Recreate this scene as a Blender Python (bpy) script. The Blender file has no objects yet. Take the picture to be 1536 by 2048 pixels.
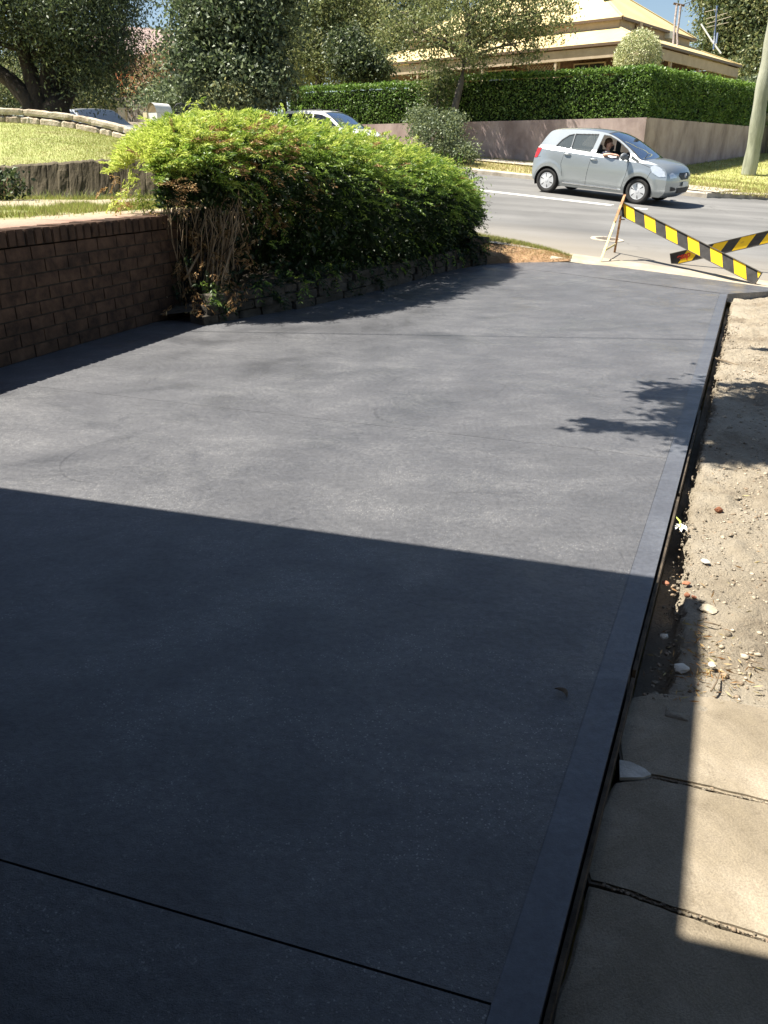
import bpy, bmesh, math, random
import numpy as np
from mathutils import Vector, Matrix, Quaternion

# ------------------------------------------------------------------ camera, light, exposure
scn = bpy.context.scene
COL = scn.collection
PITCH = math.radians(23.5); CP, SP = math.cos(PITCH), math.sin(PITCH)
CAM = np.array([0.0, 0.0, 1.35]); F = 1600.0
cd = bpy.data.cameras.new('camera'); cam = bpy.data.objects.new('camera', cd); COL.objects.link(cam)
cd.sensor_fit = 'VERTICAL'; cd.sensor_height = 24; cd.lens = 24*F/2048; cd.clip_start = 0.05; cd.clip_end = 2000
cam.location = CAM; cam.rotation_euler = (math.pi/2-PITCH, 0, 0); scn.camera = cam

SUNH = np.array([0.9986, -0.052])*0.60          # horizontal travel of a shadow per metre of height
SL = Vector((SUNH[0], SUNH[1], -1)).normalized()
wd = bpy.data.worlds.new('World'); scn.world = wd; wd.use_nodes = True
nt = wd.node_tree
sky = nt.nodes.new('ShaderNodeTexSky'); sky.sky_type = 'NISHITA'; sky.sun_disc = False
sky.sun_elevation = math.asin(-SL.z); sky.sun_rotation = math.radians(273); sky.air_density = 1.0; sky.dust_density = 0.6; sky.ozone_density = 1.0
nt.links.new(sky.outputs[0], nt.nodes['Background'].inputs[0]); nt.nodes['Background'].inputs[1].default_value = 0.05
ld = bpy.data.lights.new('sun', 'SUN'); sun = bpy.data.objects.new('sun', ld); COL.objects.link(sun)
ld.energy = 5.0; ld.angle = math.radians(0.53); ld.color = (1.0, 0.94, 0.84); sun.rotation_euler = SL.to_track_quat('-Z', 'Y').to_euler()
scn.view_settings.view_transform = 'Standard'; scn.view_settings.look = 'None'
scn.view_settings.exposure = 1.45; scn.view_settings.gamma = 1
scn.cycles.max_bounces = 6; scn.cycles.transparent_max_bounces = 8

# ------------------------------------------------------------------ placing
def ray(px, py):
    u = (px-768)/F; v = (1024-py)/F
    return np.array([u, CP+SP*v, -SP+CP*v])
def At(px, py, D): return CAM + ray(px, py)*D
def G(px, py, z=0.0):
    r = ray(px, py); return CAM + r*((z-CAM[2])/r[2])
def zroad(X, Y):
    s = -.883*X+.469*Y; n = .469*X+.883*Y
    f = np.where(s < 14, .085*(s-5.39), .085*(14-5.39)+.03*(s-14))
    f = np.where(s < -2, .085*(-2-5.39)+.02*(s+2), f)
    g = np.where(n < 21, .03*(n-21), .04*(n-21))
    return .58+f+g
def SN(s, n): return (-.883*s+.469*n, .469*s+.883*n)
def Rd(px, py, off=0.0):
    r = ray(px, py); t = 15.0
    lo, hi = 3.0, 80.0
    fz = lambda t: (CAM[2]+r[2]*t) - (float(zroad(r[0]*t, r[1]*t))+off)
    for _ in range(60):
        m = (lo+hi)/2
        if fz(m) > 0: lo = m
        else: hi = m
    return CAM + r*lo

# ------------------------------------------------------------------ noise
def _h(ix, iy, seed):
    v = np.sin(ix*127.1+iy*311.7+seed*74.7)*43758.5453
    return v-np.floor(v)
def vnoise(x, y, seed=0):
    x = np.asarray(x, float); y = np.asarray(y, float)
    ix = np.floor(x); iy = np.floor(y); fx = x-ix; fy = y-iy
    fx = fx*fx*(3-2*fx); fy = fy*fy*(3-2*fy)
    return (_h(ix, iy, seed)*(1-fx)+_h(ix+1, iy, seed)*fx)*(1-fy)+(_h(ix, iy+1, seed)*(1-fx)+_h(ix+1, iy+1, seed)*fx)*fy
def fbm(x, y, seed=0, o=4):
    a = 0; k = 1; w = 0
    for i in range(o):
        a = a+vnoise(x*k, y*k, seed+i*13)*(1/k); w += 1/k; k *= 2
    return a/w-.5

# ------------------------------------------------------------------ materials
def newmat(name):
    m = bpy.data.materials.new(name); m.use_nodes = True
    for n in list(m.node_tree.nodes): m.node_tree.nodes.remove(n)
    o = m.node_tree.nodes.new('ShaderNodeOutputMaterial'); return m, m.node_tree, o
def N(t, typ, **kw):
    n = t.nodes.new(typ)
    for k, v in kw.items():
        if k.startswith('i_'):
            key = k[2:].replace('_', ' '); n.inputs[key].default_value = v
        else: setattr(n, k, v)
    return n
def ramp(t, fac, stops):
    r = t.nodes.new('ShaderNodeValToRGB'); t.links.new(fac, r.inputs[0])
    e = r.color_ramp.elements
    while len(e) < len(stops): e.new(0.5)
    for i, (p, c) in enumerate(stops): e[i].position = p; e[i].color = (*c, 1) if len(c) == 3 else c
    return r
def coords(t, scale=(1, 1, 1)):
    tc = t.nodes.new('ShaderNodeTexCoord'); mp = t.nodes.new('ShaderNodeMapping'); mp.inputs['Scale'].default_value = scale
    t.links.new(tc.outputs['Object'], mp.inputs[0]); return mp.outputs[0]
def noise(t, vec, scale, detail=6, rough=.6, dist=0):
    n = N(t, 'ShaderNodeTexNoise', i_Scale=scale, i_Detail=detail, i_Roughness=rough, i_Distortion=dist); t.links.new(vec, n.inputs['Vector']); return n.outputs['Fac']
def mixc(t, fac, a, b, mode='MIX'):
    m = N(t, 'ShaderNodeMix', data_type='RGBA', blend_type=mode)
    for s, v in ((m.inputs[0], fac), (m.inputs[6], a), (m.inputs[7], b)):
        if isinstance(v, (int, float)): s.default_value = v
        elif isinstance(v, tuple): s.default_value = (*v, 1)
        else: t.links.new(v, s)
    return m.outputs[2]
def mth(t, op, a, b=0.0, c=None):
    m = N(t, 'ShaderNodeMath', operation=op)
    for s, v in zip(m.inputs, (a, b, c)):
        if v is None: continue
        if isinstance(v, (int, float)): s.default_value = v
        else: t.links.new(v, s)
    return m.outputs[0]
def surf(name, c1, c2, scale=3, rough=.8, bump=.3, bscale=60, c3=None, stretch=(1, 1, 1), spec=.3, metal=0, bdist=.01, detail=8, coat=0, lo=.35, hi=.65):
    """mottled two / three colour surface with bump"""
    m, t, o = newmat(name); v = coords(t, stretch)
    f = noise(t, v, scale, detail, .65, .3)
    st = [(lo, c1), (hi, c2)] if c3 is None else [(lo, c1), ((lo+hi)/2, c2), (hi+.05, c3)]
    r = ramp(t, f, st)
    p = N(t, 'ShaderNodeBsdfPrincipled'); t.links.new(r.outputs[0], p.inputs['Base Color'])
    p.inputs['Roughness'].default_value = rough; p.inputs['Specular IOR Level'].default_value = spec; p.inputs['Metallic'].default_value = metal
    p.inputs['Coat Weight'].default_value = coat
    if bump:
        f2 = noise(t, v, bscale, 6, .7)
        b = N(t, 'ShaderNodeBump', i_Strength=bump, i_Distance=bdist); t.links.new(f2, b.inputs['Height']); t.links.new(b.outputs[0], p.inputs['Normal'])
    t.links.new(p.outputs[0], o.inputs[0]); return m
def plain(name, c, rough=.5, metal=0, spec=.5, coat=0, emit=None):
    return surf(name, tuple(x*.93 for x in c), tuple(min(1, x*1.05) for x in c), 6, rough, 0, spec=spec, metal=metal, coat=coat)
def leafmat(name, stops, trans=.4, gloss=.05, rough=.5):
    m, t, o = newmat(name)
    g = t.nodes.new('ShaderNodeNewGeometry')
    v = coords(t); f = noise(t, v, .9, 3, .5)
    k = mth(t, 'ADD', mth(t, 'MULTIPLY', g.outputs['Random Per Island'], .7), mth(t, 'MULTIPLY', mth(t, 'SUBTRACT', f, .35), .7))
    r = ramp(t, k, stops)
    d = N(t, 'ShaderNodeBsdfDiffuse'); tr = N(t, 'ShaderNodeBsdfTranslucent'); gl = N(t, 'ShaderNodeBsdfGlossy', i_Roughness=rough)
    t.links.new(r.outputs[0], d.inputs[0])
    tc = mixc(t, .5, r.outputs[0], (.5, .6, .08), 'MULTIPLY'); tc2 = mixc(t, .65, tc, r.outputs[0])
    t.links.new(tc2, tr.inputs[0]); gl.inputs[0].default_value = (.9, .95, .85, 1)
    m1 = N(t, 'ShaderNodeMixShader'); m1.inputs[0].default_value = trans; t.links.new(d.outputs[0], m1.inputs[1]); t.links.new(tr.outputs[0], m1.inputs[2])
    m2 = N(t, 'ShaderNodeMixShader'); m2.inputs[0].default_value = gloss; t.links.new(m1.outputs[0], m2.inputs[1]); t.links.new(gl.outputs[0], m2.inputs[2])
    t.links.new(m2.outputs[0], o.inputs[0]); return m

# ------------------------------------------------------------------ objects
def tag(o, label=None, cat=None, group=None, kind=None):
    if label: o['label'] = label
    if cat: o['category'] = cat
    if group: o['group'] = group
    if kind: o['kind'] = kind
    return o
def empty(name, loc=(0, 0, 0), rz=0, label=None, cat=None, group=None):
    o = bpy.data.objects.new(name, None); COL.objects.link(o); o.location = tuple(map(float, loc)); o.rotation_euler.z = rz; o.empty_display_size = .2
    return tag(o, label, cat, group)
def link(name, me, parent=None, smooth=False):
    o = bpy.data.objects.new(name, me); COL.objects.link(o)
    if parent is not None: o.parent = parent
    if smooth: me.polygons.foreach_set('use_smooth', np.ones(len(me.polygons), bool))
    return o
class MB:
    def __init__(s): s.v = []; s.f = []; s.m = []
    def add(s, vs, fs, mi=0):
        b = len(s.v); s.v += [tuple(map(float, x)) for x in vs]; s.f += [tuple(b+i for i in f) for f in fs]; s.m += [mi]*len(fs); return s
    def box(s, c, sz, R=None, mi=0, jit=0, rng=None):
        vs = []
        for x, y, z in ((-1,-1,-1),(1,-1,-1),(1,1,-1),(-1,1,-1),(-1,-1,1),(1,-1,1),(1,1,1),(-1,1,1)):
            p = Vector((x*sz[0]/2, y*sz[1]/2, z*sz[2]/2))
            if jit: p += Vector([rng.uniform(-jit, jit) for _ in range(3)])
            if R is not None: p = R @ p
            vs.append(p+Vector(tuple(map(float, c))))
        return s.add(vs, ((0,3,2,1),(4,5,6,7),(0,1,5,4),(1,2,6,5),(2,3,7,6),(3,0,4,7)), mi)
    def bar(s, a, b, w, h, up=(0, 0, 1), mi=0):
        a = Vector(tuple(map(float, a))); b = Vector(tuple(map(float, b))); d = (b-a); L = d.length; d.normalize()
        sd = d.cross(Vector(up)); 
        if sd.length < 1e-4: sd = Vector((1, 0, 0))
        sd.normalize(); u = sd.cross(d)
        R = Matrix((d, sd, u)).transposed()
        return s.box((a+b)/2, (L, w, h), R, mi)
    def prism(s, poly, z0, z1, mi=0):
        n = len(poly); zt = z1 if hasattr(z1, '__len__') else [z1]*n; zb = z0 if hasattr(z0, '__len__') else [z0]*n
        vs = [(p[0], p[1], zb[i]) for i, p in enumerate(poly)]+[(p[0], p[1], zt[i]) for i, p in enumerate(poly)]
        fs = [tuple(range(n-1, -1, -1)), tuple(range(n, 2*n))]+[(i, (i+1) % n, n+(i+1) % n, n+i) for i in range(n)]
        return s.add(vs, fs, mi)
    def tube(s, pts, rad, seg=6, mi=0, cap=True):
        P = [Vector(tuple(map(float, p))) for p in pts]; n = len(P)
        if not hasattr(rad, '__len__'): rad = [rad]*n
        vs = []; up = Vector((.13, .37, .92)).normalized()
        for i in range(n):
            d = (P[min(i+1, n-1)]-P[max(i-1, 0)]).normalized()
            a = d.cross(up)
            if a.length < .05: a = d.cross(Vector((1, 0, 0)))
            a.normalize(); b = d.cross(a)
            for k in range(seg):
                t = 2*math.pi*k/seg; vs.append(P[i]+(a*math.cos(t)+b*math.sin(t))*rad[i])
        fs = [(i*seg+k, i*seg+(k+1) % seg, (i+1)*seg+(k+1) % seg, (i+1)*seg+k) for i in range(n-1) for k in range(seg)]
        if cap: fs += [tuple(range(seg-1, -1, -1)), tuple((n-1)*seg+k for k in range(seg))]
        return s.add(vs, fs, mi)
    def lathe(s, prof, seg=24, M=None, mi=0):
        """prof: list of (r, h) around local z; M places it"""
        vs = []
        for r, h in prof:
            for k in range(seg):
                t = 2*math.pi*k/seg; p = Vector((r*math.cos(t), r*math.sin(t), h)); vs.append(M @ p if M is not None else p)
        n = len(prof)
        return s.add(vs, [(i*seg+k, i*seg+(k+1) % seg, (i+1)*seg+(k+1) % seg, (i+1)*seg+k) for i in range(n-1) for k in range(seg)], mi)
    def grid(s, P, mi=0):
        """P: array (a, b, 3)"""
        a, b = P.shape[:2]
        return s.add(P.reshape(-1, 3), [(i*b+j, i*b+j+1, (i+1)*b+j+1, (i+1)*b+j) for i in range(a-1) for j in range(b-1)], mi)
    def build(s, name, mats, parent=None, smooth=False, bevel=0):
        me = bpy.data.meshes.new(name); me.from_pydata(s.v, [], s.f)
        for m in (mats if isinstance(mats, (list, tuple)) else [mats]): me.materials.append(m)
        if any(s.m): me.polygons.foreach_set('material_index', s.m)
        me.update()
        if bevel:
            bm = bmesh.new(); bm.from_mesh(me); bmesh.ops.bevel(bm, geom=bm.edges[:], offset=bevel, segments=2, affect='EDGES', clamp_overlap=True); bm.to_mesh(me); bm.free()
        return link(name, me, parent, smooth)
def np_mesh(name, V, Fq, mats, mi=None, parent=None, smooth=False):
    """fast mesh of equal-sized faces"""
    me = bpy.data.meshes.new(name); V = np.asarray(V, np.float32); Fq = np.asarray(Fq, np.int32)
    nf, k = Fq.shape
    me.vertices.add(len(V)); me.vertices.foreach_set('co', V.ravel())
    me.loops.add(nf*k); me.loops.foreach_set('vertex_index', Fq.ravel())
    me.polygons.add(nf); me.polygons.foreach_set('loop_start', np.arange(0, nf*k, k, dtype=np.int32))
    for m in (mats if isinstance(mats, (list, tuple)) else [mats]): me.materials.append(m)
    if mi is not None: me.polygons.foreach_set('material_index', np.asarray(mi, np.int32))
    me.update(calc_edges=True); me.validate()
    return link(name, me, parent, smooth)
def grid_obj(name, X, Y, Z, mat, parent=None, keep=None):
    a, b = X.shape; V = np.stack([X, Y, Z], -1).reshape(-1, 3)
    i, j = np.meshgrid(np.arange(a-1), np.arange(b-1), indexing='ij'); q = (i*b+j).ravel()
    Fq = np.stack([q, q+b, q+b+1, q+1], -1)
    if keep is not None: Fq = Fq[keep[:-1, :-1].ravel()]
    V3 = V[Fq[:, :3]]
    if len(V3) and np.cross(V3[:, 1]-V3[:, 0], V3[:, 2]-V3[:, 0])[:, 2].mean() < 0: Fq = Fq[:, ::-1]
    return np_mesh(name, V, Fq, mat, None, parent, True)

def leaves_mesh(C, Dn, L, W, rng, fold=.25):
    """leaf blades: centres C, directions Dn (unit), lengths L, widths W -> V, F (a kite of 4 verts each)"""
    n = len(C); r = rng.normal(size=(n, 3)); s = np.cross(Dn, r); s /= np.linalg.norm(s, axis=1)[:, None]+1e-9
    nn = np.cross(Dn, s); L = np.broadcast_to(L, n)[:, None]; W = np.broadcast_to(W, n)[:, None]
    a = C-Dn*L/2; b = C+Dn*L*.0+s*W/2+nn*W*fold; c = C+Dn*L/2; d = C-s*W/2+nn*W*fold
    V = np.stack([a, b, c, d], 1).reshape(-1, 3); Fq = np.arange(4*n).reshape(n, 4)
    return V, Fq
def unit(v): return v/(np.linalg.norm(v, axis=-1, keepdims=True)+1e-9)

def crown(name, parent, blobs, mats, seed, clumps=60, per=60, leaf=.09, spread=.35, droop=.2, shell=.55, aspect=.5, zs=1.0):
    """blobs: (centre(3), radii(3)); leaf clumps spread through each blob, denser towards its outside, ragged edges"""
    rng = np.random.default_rng(seed); Cs = []; 
    vol = np.array([r[0]*r[1]*r[2] for _, r in blobs])**(2/3.); vol /= vol.sum()
    for (c, r), w in zip(blobs, vol):
        k = max(4, int(clumps*w*len(blobs)/1.0/len(blobs)*1.0))
        d = unit(rng.normal(size=(k, 3))); rad = shell+(1.08-shell)*rng.random((k, 1))**.7
        cc = np.array(c)+d*rad*np.array(r)
        for q in range(k):
            m = int(per*rng.uniform(.5, 1.5)); s = spread*rng.uniform(.5, 1.4)
            pts = rng.normal(size=(m, 3))*np.array([s, s, s*.6*zs]); pts[:, 2] -= droop*s*(pts[:, 0]**2+pts[:, 1]**2)/s**2*.3
            Cs.append(cc[q]+pts)
    C = np.concatenate(Cs); n = len(C); D = unit(rng.normal(size=(n, 3))+np.array([0, 0, -droop]))
    L = leaf*rng.uniform(.7, 1.4, n)
    V, Fq = leaves_mesh(C, D, L, L*aspect, rng)
    return np_mesh(name, V, Fq, mats, rng.integers(0, len(mats), n) if isinstance(mats, list) else None, parent)
def limbs(mb, base, blobs, r0, rng, seg=7, fork=.35):
    """a branch from the trunk into every blob with twigs"""
    for c, r in blobs:
        b = np.array(base); c = np.array(c, float); mid = b+(c-b)*.5+rng.normal(size=3)*.15*np.linalg.norm(c-b)*np.array([1, 1, .3]); 
        pts = [b, b+(mid-b)*.5+rng.normal(size=3)*.05, mid, c]
        mb.tube(pts, [r0, r0*.8, r0*.55, r0*.22], seg)
        for _ in range(5):
            t = rng.random(); p = mid+(c-mid)*t; e = c+unit(rng.normal(size=3))*np.array(r)*.9
            mb.tube([p, (p+e)/2+rng.normal(size=3)*.08, e], [r0*.28, r0*.16, r0*.05], 5)

# foliage / bark palette
M = {}
M['leaf_dark'] = leafmat('leaf_dark', [(.1, (.018, .030, .016)), (.5, (.034, .052, .024)), (.95, (.085, .11, .05))], .35, .04)
M['leaf_olive'] = leafmat('leaf_olive', [(.1, (.11, .13, .05)), (.5, (.25, .26, .11)), (.9, (.46, .44, .21))], .5, .03)
M['leaf_mid'] = leafmat('leaf_mid', [(.1, (.04, .065, .028)), (.5, (.10, .135, .055)), (.95, (.25, .28, .13))], .45, .04)
M['leaf_pale'] = leafmat('leaf_pale', [(.1, (.09, .12, .045)), (.5, (.17, .20, .08)), (.95, (.32, .34, .14))], .45, .03)
M['leaf_hedge'] = leafmat('leaf_hedge', [(.1, (.04, .085, .018)), (.5, (.11, .20, .04)), (.95, (.27, .40, .10))], .45, .035)
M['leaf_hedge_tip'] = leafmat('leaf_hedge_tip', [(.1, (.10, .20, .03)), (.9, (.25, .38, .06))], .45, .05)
M['leaf_grey'] = leafmat('leaf_grey', [(.1, (.08, .11, .06)), (.5, (.17, .21, .12)), (.95, (.33, .38, .22))], .45, .04)
M['leaf_rust'] = leafmat('leaf_rust', [(.1, (.22, .13, .09)), (.5, (.36, .20, .13)), (.95, (.48, .32, .2))], .3, .05)
M['leaf_cream'] = leafmat('leaf_cream', [(.1, (.30, .36, .14)), (.4, (.55, .56, .32)), (.95, (.75, .73, .50))], .3, .05)
M['nan_green'] = leafmat('nan_green', [(.1, (.08, .15, .025)), (.45, (.20, .32, .045)), (.9, (.42, .52, .10))], .5, .035, .45)
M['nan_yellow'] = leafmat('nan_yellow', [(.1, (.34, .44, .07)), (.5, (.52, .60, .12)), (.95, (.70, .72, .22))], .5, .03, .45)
M['nan_deep'] = leafmat('nan_deep', [(.1, (.008, .018, .006)), (.5, (.018, .038, .010)), (.95, (.045, .085, .02))], .35, .03, .45)  # darkest leaf tone; in the long bush it paints inner and underside shade
M['nan_dead'] = leafmat('nan_dead', [(.1, (.20, .10, .04)), (.5, (.38, .23, .10)), (.95, (.55, .42, .22))], .3, .02)
M['grass'] = leafmat('grass', [(.1, (.20, .24, .06)), (.5, (.31, .34, .09)), (.95, (.42, .42, .15))], .5, .01)
M['grass_dry'] = leafmat('grass_dry', [(.1, (.24, .18, .08)), (.5, (.36, .29, .13)), (.95, (.48, .41, .20))], .3, .02)
M['bark_dark'] = surf('bark_dark', (.02, .017, .014), (.055, .045, .036), 6, .9, .8, 18, stretch=(1, 1, .25), bdist=.04)
M['bark'] = surf('bark', (.05, .042, .035), (.16, .14, .11), 5, .9, .8, 20, stretch=(1, 1, .2), bdist=.03)
M['cane'] = surf('cane', (.14, .09, .05), (.42, .31, .19), 9, .8, .4, 40, stretch=(1, 1, .4))
# ================================================================== ground, road, driveway
M['soil'] = surf('soil', (.21, .17, .12), (.34, .29, .215), 1.6, .95, 1.0, 60, c3=(.42, .37, .29), bdist=.03)
M['soil_red'] = surf('soil_red', (.20, .12, .065), (.36, .23, .13), 3, .95, .8, 45, bdist=.02)
M['turf'] = surf('turf', (.24, .25, .07), (.33, .34, .11), 1.1, .95, .5, 60, c3=(.45, .42, .19), bdist=.02)
M['turf_dry'] = surf('turf_dry', (.25, .21, .09), (.40, .34, .17), 1.6, .95, .5, 60, c3=(.30, .34, .10), bdist=.02)
M['concrete'] = surf('concrete', (.30, .26, .20), (.45, .40, .32), 4, .85, .5, 90, c3=(.52, .47, .38), bdist=.006)
M['gutter'] = surf('gutter', (.30, .25, .18), (.42, .36, .27), 3, .9, .4, 80, bdist=.006)

# distant ground, under everything
xs = np.concatenate([np.linspace(-500, -60, 12), np.linspace(-55, 55, 56), np.linspace(60, 500, 12)])
X, Y = np.meshgrid(xs, xs+60, indexing='ij'); n_ = .469*X+.883*Y
Z = np.where(n_ > 12, np.clip(zroad(X, Y), -1.5, 3.2)-.35, -.45)
tag(grid_obj('ground', X, Y, Z, M['turf_dry']), kind='structure')

# road
def road_mat():
    m, t, o = newmat('asphalt'); v = coords(t)
    f = noise(t, v, .5, 5, .6, .2); f2 = noise(t, v, 160, 3, .7)
    sp = N(t, 'ShaderNodeSeparateXYZ'); t.links.new(v, sp.inputs[0])
    nn = mth(t, 'ADD', mth(t, 'MULTIPLY', sp.outputs[0], .469), mth(t, 'MULTIPLY', sp.outputs[1], .883))
    dust = N(t, 'ShaderNodeMapRange', clamp=True); t.links.new(mth(t, 'ADD', nn, mth(t, 'MULTIPLY', f, 1.6)), dust.inputs[0])
    dust.inputs[1].default_value = 12.2; dust.inputs[2].default_value = 15.5; dust.inputs[3].default_value = .75; dust.inputs[4].default_value = 0
    a = ramp(t, f, [(.3, (.130, .128, .123)), (.5, (.160, .157, .150)), (.7, (.19, .186, .177))])
    wv = N(t, 'ShaderNodeTexNoise', i_Scale=1.0, i_Detail=3.0); mp = N(t, 'ShaderNodeMapping'); mp.inputs['Rotation'].default_value = (0, 0, math.radians(28)); mp.inputs['Scale'].default_value = (.06, 1.4, 1)
    t.links.new(v, mp.inputs[0]); t.links.new(mp.outputs[0], wv.inputs['Vector'])
    tr = ramp(t, wv.outputs['Fac'], [(.35, (.82, .82, .82)), (.65, (1.08, 1.08, 1.08))])
    c = mixc(t, 1.0, a.outputs[0], tr.outputs[0], 'MULTIPLY')
    c = mixc(t, dust.outputs[0], c, (.30, .26, .20))
    g = ramp(t, f2, [(.3, (.8, .8, .8)), (.7, (1.15, 1.15, 1.15))]); c = mixc(t, .7, c, g.outputs[0], 'MULTIPLY')
    vo = N(t, 'ShaderNodeTexVoronoi', feature='DISTANCE_TO_EDGE', i_Scale=.22); 
    nz = N(t, 'ShaderNodeTexNoise', i_Scale=1.3, i_Detail=4.0); t.links.new(v, nz.inputs['Vector'])
    av = N(t, 'ShaderNodeVectorMath', operation='ADD'); sc_ = N(t, 'ShaderNodeVectorMath', operation='SCALE'); sc_.inputs['Scale'].default_value = 1.2
    t.links.new(nz.outputs['Color'], sc_.inputs[0]); t.links.new(v, av.inputs[0]); t.links.new(sc_.outputs[0], av.inputs[1]); t.links.new(av.outputs[0], vo.inputs['Vector'])
    cr = ramp(t, vo.outputs['Distance'], [(.0, (.45, .45, .45)), (.006, (1, 1, 1))]); c = mixc(t, mth(t, 'MULTIPLY', ramp(t, f, [(.45, (0, 0, 0)), (.6, (1, 1, 1))]).outputs[0], .6), c, cr.outputs[0], 'MULTIPLY')
    p = N(t, 'ShaderNodeBsdfPrincipled', i_Roughness=.78); t.links.new(c, p.inputs['Base Color']); p.inputs['Specular IOR Level'].default_value = .35
    b = N(t, 'ShaderNodeBump', i_Strength=.5, i_Distance=.006); t.links.new(f2, b.inputs['Height']); t.links.new(b.outputs[0], p.inputs['Normal'])
    t.links.new(p.outputs[0], o.inputs[0]); return m
M['asphalt'] = road_mat()
NK, NF, NW = 12.15, 24.3, 29.5      # near edge of asphalt, far kerb, boundary wall (distance across the street)
S, Nn = np.meshgrid(np.linspace(-45, 75, 121), np.concatenate([[NK], np.linspace(12.5, 60, 60)]), indexing='ij')
X, Y = SN(S, Nn); keep = ~((Nn > 26.5) & (S > 1.5))
tag(grid_obj('road', X, Y, zroad(X, Y), M['asphalt'], keep=keep), kind='structure')

# gutter strip on the near side (concrete lay-back) and near kerb further left
S, Nn = np.meshgrid(np.linspace(-12, 3.5, 60), np.array([NK-.50, NK-.46, NK-.25, NK+.02]), indexing='ij')
X, Y = SN(S, Nn); Z = zroad(X, Y)+np.array([-.03, .006, -.012, .004])[None, :]
tag(grid_obj('gutter', X, Y, Z, M['gutter']), kind='structure')
def kerb_mesh(s0, s1, n0, w, h, name, nseg, side=1):
    mb = MB(); ss = np.linspace(s0, s1, nseg); P = []
    for s in ss:
        row = []
        for dn, dz in ((0, -.05), (0, h-.03), (.03, h), (w, h), (w, -.05)):
            x, y = SN(s, n0+dn*side); row.append((x, y, float(zroad(x, y))+dz))
        P.append(row)
    mb.grid(np.array(P)); return tag(mb.build(name, M['concrete']), kind='structure')
kerb_mesh(3.15, 45, NF, .16, .13, 'far_kerb', 60)
# far verge: dry grass rising to the boundary wall; more green lawn on the right of the corner
def zverge(X, Y):
    n = .469*X+.883*Y
    return zroad(X, Y)+.12+.045*np.clip(n-NW, 0, 12)
S, Nn = np.meshgrid(np.linspace(8.2, 60, 150), np.linspace(NF+.16, NW+.3, 24), indexing='ij')
X, Y = SN(S, Nn)
tag(grid_obj('far_verge', X, Y, zverge(X, Y)+.05*fbm(X*1.5, Y*1.5, 3), M['turf_dry']), kind='structure')
# corner lawn, right side
S, Nn = np.meshgrid(np.linspace(-9, 8.2, 90), np.linspace(NF+.16, NW+22, 120), indexing='ij')
X, Y = SN(S, Nn)
lim = 3.4-.0*Nn
edge = np.where(Nn < 27.0, 3.2-np.sqrt(np.clip(4.2**2-(27.2-Nn)**2*1.5, 0, None))*.9+3.0, 2.2-.05*(Nn-27))
keep = (S > np.where(Nn < 26.4, 3.2-(Nn-NF)*1.3, .4-.42*(Nn-26.4)))
tag(grid_obj('corner_lawn', X, Y, zverge(X, Y)+.04*fbm(X*1.2, Y*1.2, 8), M['turf'], keep=keep), kind='structure')
# kerb return round the corner
mb = MB(); P = []
path = [(3.2, NF), (2.9, NF+.35), (2.3, NF+.9), (1.6, NF+1.5), (.7, NF+2.1), (-.2, NF+3.3), (-1.2, NF+5.7), (-3.4, NF+11), (-8, NF+22)]
for i, (s, n) in enumerate(path):
    a = path[max(i-1, 0)]; b = path[min(i+1, len(path)-1)]; d = np.array([b[0]-a[0], b[1]-a[1]]); d = d/np.linalg.norm(d); nr = np.array([-d[1], d[0]])*-1
    row = []
    for dn, dz in ((0, -.05), (0, .12), (.03, .14), (.2, .14), (.2, -.05)):
        x, y = SN(s+nr[0]*dn, n+nr[1]*dn); row.append((x, y, float(zverge(x, y))-.12+dz))
    P.append(row)
mb.grid(np.array(P)); tag(mb.build('corner_kerb', M['concrete']), kind='structure')
# far footpath along the wall and concrete vehicle crossing right of the hatchback
S, Nn = np.meshgrid(np.linspace(6.6, 60, 60), np.linspace(27.4, 28.7, 5), indexing='ij'); X, Y = SN(S, Nn)
tag(grid_obj('far_footpath', X, Y, zverge(X, Y)+.04, M['concrete']), kind='structure')
S, Nn = np.meshgrid(np.linspace(3.0, 6.0, 12), np.linspace(NF+.17, 26.0, 8), indexing='ij'); X, Y = SN(S+ (Nn-NF)*-.3, Nn)
tag(grid_obj('corner_path', X, Y, zverge(X, Y)+.035, M['concrete']), kind='structure')

# painted markings
M['paint_white'] = surf('paint_white', (.50, .49, .45), (.74, .73, .69), 14, .7, .3, 90, lo=.3, hi=.5)
def stripe(s0, s1, n0, w, name='road_marking', mb=None):
    mb = mb or MB(); P = []
    for s in np.linspace(s0, s1, max(3, int(abs(s1-s0)/.5))):
        row = []
        for dn in (-w/2, w/2):
            x, y = SN(s, n0+dn); row.append((x, y, float(zroad(x, y))+.006))
        P.append(row)
    return mb.grid(np.array(P))
pc = Rd(1225, 411); NC = .469*pc[0]+.883*pc[1]; SC = -.883*pc[0]+.469*pc[1]
mb = MB(); stripe(SC, 45, NC-.12, .11, mb=mb); stripe(SC, 45, NC+.12, .11, mb=mb)
pe = Rd(1266, 416); se = -.883*pe[0]+.469*pe[1]; pf = Rd(1296, 418.5); sf = -.883*pf[0]+.469*pf[1]
stripe(sf, se, .469*pe[0]+.883*pe[1], .28, mb=mb)
tag(mb.build('centre_line', M['paint_white']), kind='structure')
mb = MB()
for a, b, y in ((1420, 1470, 375.0), (1508, 1560, 378.6), (1374, 1386, 373.5)):
    p = Rd(a, y); q = Rd(b, y+(b-a)*.02); d = (q-p)/np.linalg.norm(q-p); nr = np.array([-d[1], d[0], 0])*.07
    mb.add([p-nr+(0, 0, .006), q-nr+(0, 0, .006), q+nr+(0, 0, .006), p+nr+(0, 0, .006)], [(0, 1, 2, 3)])
tag(mb.build('lane_dashes', M['paint_white']), kind='structure')

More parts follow.
